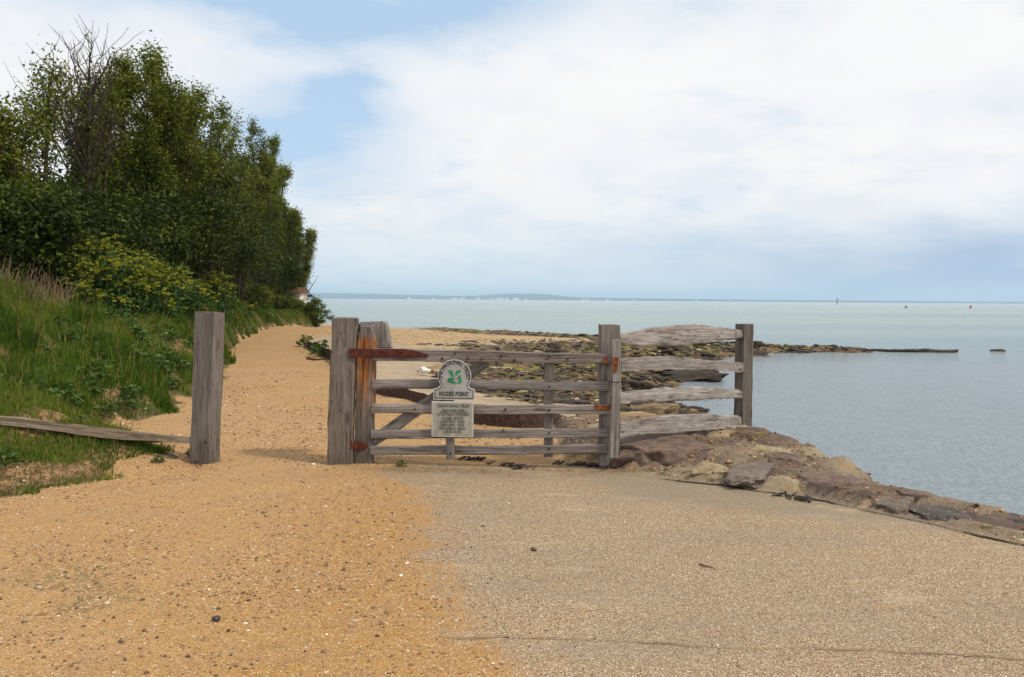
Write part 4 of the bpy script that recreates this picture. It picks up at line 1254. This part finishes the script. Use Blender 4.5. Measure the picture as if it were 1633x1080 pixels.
trees = [  # u, distance, top v, crown width, style, label
    (14, 18, 172, 1.7, 'twiggy', 'dark ivy-hung tree cut by the photo edge, farthest left'),
    (64, 20, 95, 1.9, 'airy', 'slim airy tree with sparse see-through crown, standing apart left of the bare tree'),
    (140, 22, 82, 2.3, 'bare', 'leafless tree with upswept bare branches left of the tall leafy trees'),
    (160, 23.5, 84, 1.3, 'ivy', 'narrow ivy-clad tree directly right of the bare tree'),
    (205, 25, 82, 1.8, 'leafy', 'tallest leafy tree of the clump, right of the ivy-clad one'),
    (248, 26.5, 92, 2.0, 'leafy', 'light green tree second from the tallest in the clump'),
    (292, 29, 112, 2.0, 'leafy', 'leafy tree in the middle of the clump above the yellow flowers'),
    (334, 32, 136, 2.0, 'ivy', 'ivy-dark tree with narrow top right of the clump middle'),
    (374, 41, 180, 2.0, 'twiggy', 'thin twiggy tree with see-through top on the falling side of the clump'),
    (426, 53, 222, 1.5, 'leafy', 'narrow leafy tree between the falling side and the dense sea-end trees'),
    (462, 61, 345, 0.5, 'dense', 'small dense tree beside the hut, outermost of the clump'),
    (404, 50, 200, 2.1, 'leafy', 'leafy tree on the falling right side of the clump, beside the twiggy one'),
    (430, 56, 250, 1.2, 'dense', 'dense green tree second from the sea end of the clump'),
    (448, 59, 300, 0.7, 'dense', 'dense bushy tree at the sea end of the clump, above the hut')]
for i, (u_, d_, tv, W_, st, lab) in enumerate(trees):
    tv = tv + 34 - 26 * (u_ > 380); q_ = at_y(u_, tv, d_); x = q_.x
    make_tree('tree', x, d_, q_.z - gz(x, d_) + 0.05, W_, st, 600 + i * 7, lab)


def make_shrub(name, x, y, H, W, seed, label, mat_=LEAF_DARK, n_clump=150, per=70, size=0.058, group='evergreen shrubs under the trees', cat='shrub', zb=None):
    r = np.random.default_rng(seed); z0 = gz(x, y) - 0.15 if zb is None else zb
    root = empty(name, Vector((x, y, z0)), label, cat, group)
    A_ = Acc(); LC = []; LT = []
    lob = [(r.normal() * W * 0.28, r.normal() * W * 0.28, r.uniform(0.35, 0.75) * H, r.uniform(0.35, 0.6) * W, r.uniform(0.25, 0.4) * H) for _ in range(6)]
    lob.append((0, 0, H * 0.55, W * 0.55, H * 0.45))
    for q_ in range(7):
        lx, ly, lz, lr, lh = lob[q_]
        pts = branch((x + r.normal() * 0.1, y + r.normal() * 0.1, z0), (lx * 0.5, ly * 0.5, lz), math.sqrt(lx * lx + ly * ly + lz * lz) * 1.05, 7, r, 0.05, 0.12)
        A_.tube(pts, np.linspace(0.07, 0.012, len(pts)) * min(1, H / 3), 5)
    for c_ in range(n_clump):
        lx, ly, lz, lr, lh = lob[r.integers(7)]
        d = r.normal(size=3); d /= np.linalg.norm(d); rad = r.uniform(0.55, 1.05)
        cpt = np.array([x + lx + d[0] * lr * rad, y + ly + d[1] * lr * rad, z0 + max(0.1, lz + d[2] * lh * rad)])
        m_ = int(per * r.uniform(0.5, 1.4)); cs_ = W * r.uniform(0.06, 0.13)
        LC.append(cpt + r.normal(size=(m_, 3)) * cs_ * np.array([1, 1, 0.65])); LT.append(np.clip(r.uniform(0.05, 0.75) + r.normal(size=m_) * 0.16, 0, 1))
    link('trunk', A_.mesh('trunk'), BARK, root)
    link('crown', leaves('crown', np.concatenate(LC), size, np.concatenate(LT), seed + 1, asp=0.5), mat_, root)
    return root


shr = [(20, 16.5, 300, 1.9, 'dark evergreen shrub at the photo edge under the leftmost tree'),
       (85, 18.5, 300, 2.0, 'evergreen shrub under the slim airy tree'),
       (140, 20.5, 318, 2.0, 'evergreen shrub below the bare tree'),
       (195, 22.5, 300, 2.2, 'evergreen shrub below the tallest leafy tree'),
       (250, 25, 296, 2.3, 'dark evergreen shrub behind the top of the yellow-flowered plants'),
       (305, 28, 300, 2.5, 'dark evergreen shrub in the middle of the clump'),
       (345, 35, 290, 2.4, 'evergreen shrub below the ivy-dark tree'),
       (385, 46, 300, 2.6, 'tall evergreen shrub where the path bends out of sight'),
       (416, 52, 318, 2.4, 'broad evergreen shrub below the falling side of the clump'),
       (446, 57, 352, 1.9, 'evergreen shrub left of the hut'),
       (464, 61.0, 372, 1.4, 'narrow evergreen shrub over the hut roof at the sea end')]
for i, (u_, d_, tv, W_, lab) in enumerate(shr):
    q_ = at_y(u_, tv, d_)
    lift = 0
    make_shrub('evergreen_shrub', q_.x, d_, q_.z - gz(q_.x, d_) + 0.1, W_, 800 + i * 3, lab, n_clump=230, per=85)
bk = [(-20, 22, 270, 2.6), (55, 24, 275, 2.8), (125, 27, 275, 3.0), (190, 29, 265, 3.0), (255, 32, 262, 3.0), (318, 36, 268, 3.0), (368, 41, 285, 3.0), (400, 55, 310, 3.0), (434, 63, 350, 2.4)]
for i, (u_, d_, tv, W_) in enumerate(bk):
    q_ = at_y(u_, tv, d_)
    make_shrub('evergreen_shrub', q_.x, d_, q_.z - gz(q_.x, d_) + 0.1, W_, 860 + i * 3, 'dark evergreen shrub in the back row behind the clump of trees', n_clump=120, per=70, size=0.10, group='evergreen shrubs of the back row')

for i, (u_, d_, tv, W_, lab) in enumerate([(500, 53.0, 473, 1.25, 'rounded green bush at the bend, last before the sea'), (458, 55.0, 480, 1.3, 'low green bush in front of the hut'), (432, 51.0, 470, 1.5, 'low bush at the path edge left of the hut'), (404, 47.5, 452, 1.6, 'low bush under the falling side of the clump'), (374, 42.5, 440, 1.7, 'low bush right of the separate yellow-green plant'), (480, 57.5, 478, 1.0, 'small bush between the hut and the rounded bush')]):
    q_ = at_y(u_, tv, d_)
    make_shrub('bush', q_.x, d_, q_.z - gz(q_.x, d_) + 0.1, W_, 900 + i * 3, lab, LEAF_TREE, 130, 70, 0.055, 'bushes at the path bend', 'bush')


def make_flower(x, y, H, W, seed, label, nst=55, white=False):
    r = np.random.default_rng(seed); z0 = gz(x, y) - 0.05
    root = empty('flowering_plant', Vector((x, y, z0)), label, 'plant', 'yellow-flowered plants on the bank')
    A_ = Acc(); FC = []; FT = []; LC = []; LT = []
    for i in range(nst):
        bx_, by_ = r.normal(size=2) * W * 0.32
        ln = np.array([bx_ * 0.35, by_ * 0.35, H * r.uniform(0.55, 1.05) * math.exp(-(bx_ * bx_ + by_ * by_) / (W * W * 0.8))])
        pts = branch((x + bx_, y + by_, z0), ln, np.linalg.norm(ln), 5, r, 0.05, 0.08)
        A_.tube(pts, np.linspace(0.012, 0.005, len(pts)), 4)
        heads = [pts[-1]] + [pts[-1] + r.normal(size=3) * np.array([0.12, 0.12, 0.07]) for _ in range(4)]
        for h_ in heads:
            m_ = 16; rad = r.uniform(0.03, 0.055)
            d = r.normal(size=(m_, 3)); d /= np.linalg.norm(d, axis=1)[:, None]; d[:, 2] = np.abs(d[:, 2]) * 0.7
            FC.append(h_ + d * rad); FT.append(np.clip(r.uniform(0.55, 1.0) + r.normal(size=m_) * 0.12, 0, 1))
        m_ = 40; tt_ = r.random((m_, 1))
        LC.append(pts[0] * (1 - tt_) + pts[-1] * tt_ + r.normal(size=(m_, 3)) * 0.13); LT.append(r.uniform(0.0, 0.35, m_))
    link('stems', A_.mesh('stems'), STEMG, root)
    link('foliage', leaves('foliage', np.concatenate(LC), 0.055, np.concatenate(LT), seed + 1), LEAF_WEED, root)
    link('flower_heads', leaves('flower_heads', np.concatenate(FC), 0.020, np.concatenate(FT), seed + 2, asp=0.9), LEAF_YEL, root)


for i, (u_, d_, tv, W_, lab) in enumerate([
        (155, 17.0, 378, 0.85, 'tall yellow-green flowering plant, highest on the bank'),
        (192, 17.6, 388, 0.9, 'yellow-green flowering plant second from the highest one'),
        (228, 18.8, 400, 0.9, 'yellow-green flowering plant in the middle of the flowering patch'),
        (260, 20.0, 416, 0.9, 'yellow-green flowering plant on the lower slope of the patch'),
        (288, 22.0, 436, 0.8, 'lowest yellow-green plant at the right end of the main patch'),
        (345, 28.0, 432, 0.8, 'separate yellow-green plant above the lone post, beyond the gap'),
        (214, 17.2, 424, 0.75, 'yellow-green plant low on the near side of the patch'),
        (168, 16.6, 412, 0.75, 'yellow-green plant near side of the patch below the highest one')]):
    q_ = at_y(u_, tv, d_)
    make_flower(q_.x, d_, max(0.5, q_.z - gz(q_.x, d_)), W_, 950 + i * 4, lab)

# dry brown stems at the top of the bank
r = np.random.default_rng(77); A_ = Acc()
for i in range(420):
    u_ = r.uniform(-40, 105); d_ = r.uniform(14.5, 17)
    x = at_y(u_, 430, d_).x; z0 = gz(x, d_)
    pts = branch((x, d_, z0), (r.normal() * 0.3, r.normal() * 0.3, 1), r.uniform(0.35, 0.8), 4, r, 0.0, 0.15)
    A_.tube(pts, np.linspace(0.007, 0.003, 5), 3)
tag(link('dead_stems', A_.mesh('dead_stems'), DRY), 'thicket of dry brown stems on top of the bank at the photo edge', 'dead stems', kind='stuff')


def blades(name, P, h, w_, tint, seed, lean=0.45):
    r = np.random.default_rng(seed); n_ = len(P)
    az_ = r.uniform(0, 6.283, n_); side = np.stack([np.cos(az_), np.sin(az_), np.zeros(n_)], 1)
    la = r.normal(0.6, 1.0, n_); ld = np.stack([np.cos(la), np.sin(la) * 0.6 - 0.5, np.zeros(n_)], 1) * (lean * r.uniform(0.3, 1.4, n_))[:, None]
    h = h[:, None]; w_ = np.broadcast_to(w_, (n_,))[:, None]
    m1 = P + np.array([0, 0, 0.55]) * h + ld * h * 0.35; m2 = P + np.array([0, 0, 0.85]) * h + ld * h
    V = np.stack([P - side * w_ * 0.5, P + side * w_ * 0.5, m1 + side * w_ * 0.4, m1 - side * w_ * 0.4, m2], 1).reshape(-1, 3)
    b = np.arange(n_)[:, None] * 5
    T = np.concatenate([b + np.array([[0, 1, 2]]), b + np.array([[0, 2, 3]]), b + np.array([[3, 2, 4]])])
    return npmesh(name, V, T, {'tint': np.repeat(np.clip(tint, 0, 1), 5)}, smooth=True)


# grass on the bank
r = np.random.default_rng(5)
N = 620000
yy = np.exp(r.uniform(math.log(5.0), math.log(53), N))
ss = r.uniform(-0.10, 1, N) * np.interp(yy, [5, 8, 12, 20, 48], [1.9, 2.6, 5.5, 5.0, 3.0])
xx = edge_x(yy) - ss
ratio = xx / yy
bare_f = sstep(0.60, 0.70, fbm(xx * 0.8, yy * 0.8, 21, 4)) * sstep(2.8, 0.8, ss)
bare_f = np.maximum(bare_f, 0.85 * np.exp(-((ss - 0.35) / 0.45) ** 2) * sstep(8.3, 7.2, yy) * sstep(0.35, 0.6, fbm(xx * 2, yy * 2, 22, 3) + 0.12))
bare_f = np.maximum(bare_f, sstep(0.5, 0.62, fbm(xx * 1.3 + yy * 0.5, yy * 1.3, 24, 4)) * np.exp(-(((xx + 5.6) / 0.9) ** 2 + ((yy - 10.6) / 1.6) ** 2)))
clump = fbm(xx * 2.2, yy * 2.2, 15, 3)
ok = (ratio > -0.80) & (r.random(N) > bare_f * 0.93) & (ss > 0.02 + 0.7 * (fbm(xx * 2.4, yy * 2.4, 16, 3) - 0.5)) & (r.random(N) < sstep(0.25, 0.55, clump) + 0.25)
ok &= (r.random(N) < np.interp(yy, [5, 7.4, 8.5, 20, 48], [0.45, 0.6, 1.0, 0.8, 0.5]))
xx, yy, ss, clump = xx[ok], yy[ok], ss[ok], clump[ok]
zz = terrain(xx, yy)
hh = (0.05 - 0.02 * sstep(8.4, 7.4, yy) + 0.16 * sstep(0.3, 0.75, clump) * sstep(7, 11, yy) + 0.08 * sstep(1.5, 3.5, ss) * sstep(7, 11, yy)) * r.lognormal(-0.05, 0.38, len(xx))
big = fbm(xx * 0.7, yy * 0.7, 18, 3)
tn = 0.12 + 0.75 * (big - 0.2) + 0.25 * sstep(1.8, 4, ss) * sstep(9, 13, yy) + 0.3 * (vnoise(xx * 5, yy * 5, 44) - 0.5) + r.normal(size=len(xx)) * 0.13
dry = sstep(0.58, 0.70, fbm(xx * 0.9 + 5, yy * 0.6, 19, 3)); tn = tn * (1 - dry * 0.7) + dry * 0.7 * r.uniform(0.6, 1.0, len(xx))
dead = r.random(len(xx)) < 0.016; tn = np.where(dead, r.uniform(0.82, 1.0, len(xx)), tn); hh = np.where(dead, hh * 1.5 + 0.05, hh)
tag(link('grass', blades('grass', np.stack([xx, yy, zz], 1), hh, 0.004 + 0.0006 * yy, tn, 6), GRASS), kind='stuff')
print('blades', len(xx))


# leafy weeds
def weed_mesh(seed, W=0.45, H=0.28, n_=70, size=0.06):
    r = np.random.default_rng(seed); a_ = r.uniform(0, 6.283, n_); q_ = np.sqrt(r.random(n_)) * W / 2
    Cn = np.stack([np.cos(a_) * q_, np.sin(a_) * q_, H * (1 - (q_ / (W / 2)) ** 2 * 0.6) * r.uniform(0.3, 1.05, n_)], 1)
    return leaves('leaves', Cn, size, r.uniform(0.15, 0.9, n_), seed + 1, asp=0.55, up=0.8), Cn


WM = []
for i in range(4):
    lm, Cn = weed_mesh(1200 + i)
    lm.materials.append(LEAF_WEED)
    A_ = Acc()
    for c_ in Cn[::4]:
        A_.tube([(c_[0] * 0.2, c_[1] * 0.2, -0.05), (c_[0] * 0.6, c_[1] * 0.6, c_[2] * 0.6), tuple(c_)], [0.005, 0.004, 0.003], 3)
    sm2 = A_.mesh('stems'); sm2.materials.append(STEMG)
    WM.append((lm, sm2))


def weed(x, y, sc, i, label, group):
    root = empty('leafy_weed', Vector((x, y, gz(x, y))), label, 'plant', group)
    root.scale = (sc, sc, sc); root.rotation_euler = (0, 0, random.uniform(0, 6.28))
    for nm_, me in (('leaves', WM[i % 4][0]), ('stems', WM[i % 4][1])):
        o = bpy.data.objects.new(nm_, me); C.objects.link(o); o.parent = root


r = np.random.default_rng(23)
for i in range(120):
    y = r.uniform(8.9, 17); s_ = abs(r.normal()) * 0.9 + 0.1 if i % 3 else r.uniform(0.2, 3.5)
    x = float(edge_x(np.array([y]))[0]) - s_
    if x / y < -0.66: continue
    weed(x, y, r.uniform(0.35, 0.95), i, 'broad-leaved green weed growing in the grass of the bank', 'broad-leaved weeds on the bank')
for u_, v_, sc, lab in ((488, 553, 1.3, 'tall green weed at the near corner of the concrete platform, on the path'), (512, 569, 1.5, 'dark green weed against the platform edge beside the hanging post'),
                        (155, 695, 0.3, 'small green tuft in front of the buried rail'), (218, 707, 0.28, 'little weed under the buried rail nearer the lone post'), (8, 770, 0.55, 'dark green leafy clump at the photo edge in front of the buried rail'),
                        (640, 745, 0.22, 'tiny green weed on the gravel beneath the gate'), (304, 727, 0.22, 'tiny weed at the left foot of the lone post'), (252, 745, 0.26, 'small weed on the gravel left of the lone post'), (130, 728, 0.4, 'green tuft on the brown soil below the buried rail')):
    q_ = at_z(u_, v_, 0.0); weed(q_.x, q_.y, sc, 1, lab, 'single weeds by the path')

# ------------------------------------------------------------------ loose gravel
ico = bmesh.new(); bmesh.ops.create_icosphere(ico, subdivisions=1, radius=1.0)
IV = np.array([v_.co[:] for v_ in ico.verts]); IF = np.array([[v_.index for v_ in f_.verts] for f_ in ico.faces]); ico.free()
OV = np.array([(1, 0, 0), (-1, 0, 0), (0, 1, 0), (0, -1, 0), (0, 0, 1), (0, 0, -1)], float)
OF = np.array([(0, 2, 4), (2, 1, 4), (1, 3, 4), (3, 0, 4), (2, 0, 5), (1, 2, 5), (3, 1, 5), (0, 3, 5)])
PEB, t = mat('loose_pebbles')
t.set(t.b.inputs['Base Color'], t.ramp(t.attr('tint'), [(0.0, (0.05, 0.035, 0.03)), (0.14, (0.14, 0.085, 0.055)), (0.3, (0.30, 0.155, 0.07)), (0.55, (0.44, 0.28, 0.14)), (0.8, (0.52, 0.37, 0.21)), (0.92, (0.62, 0.54, 0.43)), (1.0, (0.80, 0.77, 0.70))]))
t.b.inputs['Roughness'].default_value = 0.8; spec(t, 0.3)


def stones(name, x, y, s_, tint, seed, BV, BF, flat=0.55):
    r = np.random.default_rng(seed); n_ = len(x)
    z = terrain(x, y)
    q_ = r.normal(size=(n_, 4)); q_ /= np.linalg.norm(q_, axis=1)[:, None]
    a_ = r.uniform(0, 6.283, n_); ca, sa = np.cos(a_), np.sin(a_)
    sc = np.stack([s_ * r.uniform(0.8, 1.5, n_), s_ * r.uniform(0.6, 1.0, n_), s_ * r.uniform(0.35, 0.8, n_) * flat / 0.55], 1)
    B = BV[None] * sc[:, None] * (1 + r.uniform(-0.22, 0.22, (n_, len(BV), 1)))
    Vx = B[..., 0] * ca[:, None] - B[..., 1] * sa[:, None]; Vy = B[..., 0] * sa[:, None] + B[..., 1] * ca[:, None]
    V = np.stack([Vx + x[:, None], Vy + y[:, None], B[..., 2] + (z + sc[:, 2] * 0.3)[:, None]], -1).reshape(-1, 3)
    Fc = (BF[None] + (np.arange(n_) * len(BV))[:, None, None]).reshape(-1, 3)
    return npmesh(name, V, Fc, {'tint': np.repeat(tint, len(BV))}, smooth=False)


r = np.random.default_rng(9)
N = 130000
yy = np.exp(r.uniform(math.log(2.6), math.log(18), N)); uu = r.uniform(-0.75, 0.35, N); xx = uu * yy
dens = sstep(0.36, 0.62, fbm(xx * 1.6, yy * 1.1, 51, 4)) * 0.95 + 0.10
ok = (xx > edge_x(yy) - 0.5) & (xx < apron_x(np.minimum(yy, 7.6)) + 0.35 * r.normal(size=N) + np.where(yy > 8.5, 1.0, 0)) & (r.random(N) < dens) & ~((yy > 10) & (xx > edge_x(yy) + 3.0))
ok &= ~((yy > 8.6) & (xx > -2.0))
xx, yy = xx[ok], yy[ok]
sz = np.clip(np.exp(r.normal(-5.5, 0.48, len(xx))), 0.002, 0.017) * np.clip(yy / 6.5, 1, 2.0)
tag(link('gravel', stones('gravel', xx, yy, sz, np.clip(r.beta(1.3, 1.7, len(xx)) * 0.95 + (r.random(len(xx)) < 0.02) * 0.4, 0, 1), 10, OV, OF), PEB), kind='stuff')
N = 26000
yy = np.exp(r.uniform(math.log(2.6), math.log(8), N)); xx = r.uniform(-0.1, 0.75, N) * yy
ok = (xx > apron_x(yy) - 0.2) & (xx < crack_x(yy) - 0.05)
xx, yy = xx[ok], yy[ok]
sz = np.clip(np.exp(r.normal(-5.75, 0.32, len(xx))), 0.002, 0.010)
tag(link('grit', stones('grit', xx, yy, sz, np.clip(r.beta(2.0, 1.3, len(xx)), 0, 1), 12, OV, OF), PEB), kind='stuff')
N = 30000
yy = np.exp(r.uniform(math.log(8.6), math.log(58), N)); xx = r.uniform(-0.42, 0.12, N) * yy
dd = sdist(xx, yy, SHORE)
ok = (dd > 0.3) & (xx > edge_x(yy) + 2.0) & (r.random(N) < 0.12 + sstep(0.42, 0.62, fbm(xx * 0.35, yy * 1.2, 121, 4)))
xx, yy = xx[ok], yy[ok]
tag(link('beach_pebbles', stones('beach_pebbles', xx, yy, np.clip(np.exp(r.normal(-4.3, 0.5, len(xx))), 0.006, 0.07) * (0.5 + yy / 40), np.clip(r.beta(1.2, 1.9, len(xx)), 0, 1), 21, OV, OF, 0.4), PEB), kind='stuff')
# larger single pebbles
xs_, ys_ = [], []
for i in range(900):
    y = math.exp(r.uniform(math.log(3.2), math.log(9))); x = r.uniform(-0.62, 0.02) * y
    if x > float(edge_x(np.array([y]))[0]) - 0.6 and x < float(apron_x(y)): xs_.append(x); ys_.append(y)
xs_, ys_ = np.array(xs_), np.array(ys_)
tag(link('coarse_gravel', stones('coarse_gravel', xs_, ys_, r.uniform(0.006, 0.0125, len(xs_)), np.clip(r.beta(1.1, 1.4, len(xs_)) * 0.97, 0, 1), 14, IV, IF), PEB), kind='stuff')

# small stones set in the sea edge, and the litter of weedy stones on the reef
N = 2600
yy = r.uniform(4.5, 10.8, N); xx = crack_x(yy) + 0.03 + r.random(N) * 2.3
dd = sdist(xx, yy, SHORE); ok = (dd > 0.1) & (r.random(N) < 0.12 + sstep(0.4, 0.65, fbm(xx * 2, yy * 2, 88, 3)))
xx, yy = xx[ok], yy[ok]
tag(link('edge_rubble', stones('edge_rubble', xx, yy, np.clip(np.exp(r.normal(-4.75, 0.5, len(xx))), 0.004, 0.022), np.clip(r.beta(1.1, 2.6, len(xx)), 0, 1), 16, IV, IF), PEB), kind='stuff')
RST, t = mat('reef_litter')
t.set(t.b.inputs['Base Color'], t.ramp(t.attr('tint'), [(0.0, (0.014, 0.011, 0.009)), (0.45, (0.05, 0.036, 0.024)), (0.62, (0.12, 0.08, 0.04)), (0.76, (0.10, 0.10, 0.02)), (0.84, (0.19, 0.18, 0.04)), (0.91, (0.30, 0.22, 0.12)), (1.0, (0.48, 0.40, 0.28))]))
t.b.inputs['Roughness'].default_value = 0.7; spec(t, 0.3)
N = 60000
yy = np.exp(r.uniform(math.log(12), math.log(60), N)); xx = r.uniform(-0.12, 0.62, N) * yy
dd = sdist(xx, yy, SHORE)
cl = fbm(xx * 0.8, yy * 1.3, 93, 4)
ok = (dd > -0.5) & (dd < 9) & (r.random(N) < sstep(0.38, 0.6, cl + 0.10 * sstep(4, 0.5, dd)) * sstep(9, 5, dd) * 0.9 + 0.04) & (xx / yy > -0.09 + 0.03 * np.sin(yy))
xx, yy, dd, cl = xx[ok][:14000], yy[ok][:14000], dd[ok][:14000], cl[ok][:14000]
tn = np.clip(0.25 + 0.5 * fbm(xx * 1.2, yy * 2.2, 95, 3) * sstep(0, 1.5, dd) + r.normal(size=len(xx)) * 0.22, 0, 1)
tag(link('reef_litter', stones('reef_litter', xx, yy, np.clip(np.exp(r.normal(-2.7, 0.45, len(xx))), 0.02, 0.2) * (0.45 + yy / 50), tn, 17, IV, IF, 0.26), RST), kind='stuff')

# ------------------------------------------------------------------ things far out
FARW = simple('white_building', (0.74, 0.72, 0.68), (0.8, 0.79, 0.76), 0.02)
FARR = simple('slate_roof', (0.16, 0.15, 0.15), (0.24, 0.22, 0.22), 0.02)


def far_house(u_, wpx, hpx, label='white building on the far shore', dist=7450):
    x = (u_ - 816.5) / F * dist; w_ = wpx / F * dist * 1.2; h_ = hpx / F * dist * 1.25
    root = empty('far_building', Vector((x, dist, SEA)), label, 'building', 'white buildings on the far shore')
    me = boxmesh('wall', (w_, w_ * 0.6, h_), 0); link('wall', me, FARW, root, Matrix.Translation((x, dist, SEA + h_ / 2)))
    bm = bmesh.new()
    vs = [bm.verts.new(c) for c in [(-w_ * .52, -w_ * .34, 0), (w_ * .52, -w_ * .34, 0), (w_ * .52, w_ * .34, 0), (-w_ * .52, w_ * .34, 0), (-w_ * .52, 0, h_ * .4), (w_ * .52, 0, h_ * .4)]]
    for f_ in ((0, 1, 5, 4), (2, 3, 4, 5), (1, 2, 5), (3, 0, 4), (3, 2, 1, 0)): bm.faces.new([vs[i] for i in f_])
    me = bpy.data.meshes.new('roof'); bm.to_mesh(me); bm.free()
    link('roof', me, FARR, root, Matrix.Translation((x, dist, SEA + h_ + 0.1)))


for u_, wp, hp in ((652, 5, 2.2), (690, 3, 1.6), (725, 8, 2.0), (737, 6, 2.4), (762, 4, 2.8), (783, 4, 1.8), (797, 9, 2.6), (808, 5, 2.2), (822, 8, 2.8), (838, 4, 1.8), (880, 4, 1.5), (929, 3, 1.8), (935, 5, 1.6), (968, 4, 1.5), (1110, 3, 1.5), (1010, 4, 1.4), (1165, 3, 1.3)):
    far_house(u_, wp, hp)

BG, BR, BK = simple('green_buoy_paint', (0.02, 0.16, 0.09), (0.03, 0.22, 0.12), 3), simple('red_buoy_paint', (0.35, 0.03, 0.02), (0.45, 0.05, 0.03), 3), simple('black_beacon_paint', (0.02, 0.02, 0.02), (0.04, 0.04, 0.04), 3)


def lathe(name, prof, sides=14):
    th = np.linspace(0, 2 * np.pi, sides, endpoint=False)
    V = np.array([[(r_ * math.cos(a_), r_ * math.sin(a_), z_) for a_ in th] for r_, z_ in prof]); n_ = len(prof)
    I = np.arange(n_ * sides).reshape(n_, sides); J = np.roll(I, -1, 1)
    return npmesh(name, V.reshape(-1, 3), np.stack([I[:-1], J[:-1], J[1:], I[1:]], -1).reshape(-1, 4))


for u_, y, m_, lab, cone in ((1445, 380, BG, 'green conical buoy out on the water', True), (1548, 400, BR, 'red can buoy out on the water', False)):
    x = at_y(u_, 490, y).x
    root = empty('buoy', Vector((x, y, SEA)), lab, 'buoy', 'buoys on the water')
    link('float', lathe('float', [(0.01, -0.4), (0.62, -0.3), (0.7, 0.1), (0.62, 0.35), (0.02, 0.42)]), m_, root, Matrix.Translation((x, y, SEA)))
    pr = [(0.45, 0.42), (0.03, 1.45), (0.0, 1.46)] if cone else [(0.40, 0.42), (0.40, 1.25), (0.0, 1.26)]
    link('topmark', lathe('topmark', pr), m_, root, Matrix.Translation((x, y, SEA)))
x = at_y(1335, 484, 900).x
root = empty('beacon', Vector((x, 900, SEA)), 'thin dark beacon pole standing in the sea on the horizon', 'beacon')
link('pole', lathe('pole', [(0.5, -1), (0.42, 3.8), (0.36, 5.6), (0.0, 5.65)]), BK, root, Matrix.Translation((x, 900, SEA)))
link('topmark', lathe('topmark', [(0.0, 5.7), (0.7, 6.3), (0.0, 6.9)]), BK, root, Matrix.Translation((x, 900, SEA)))
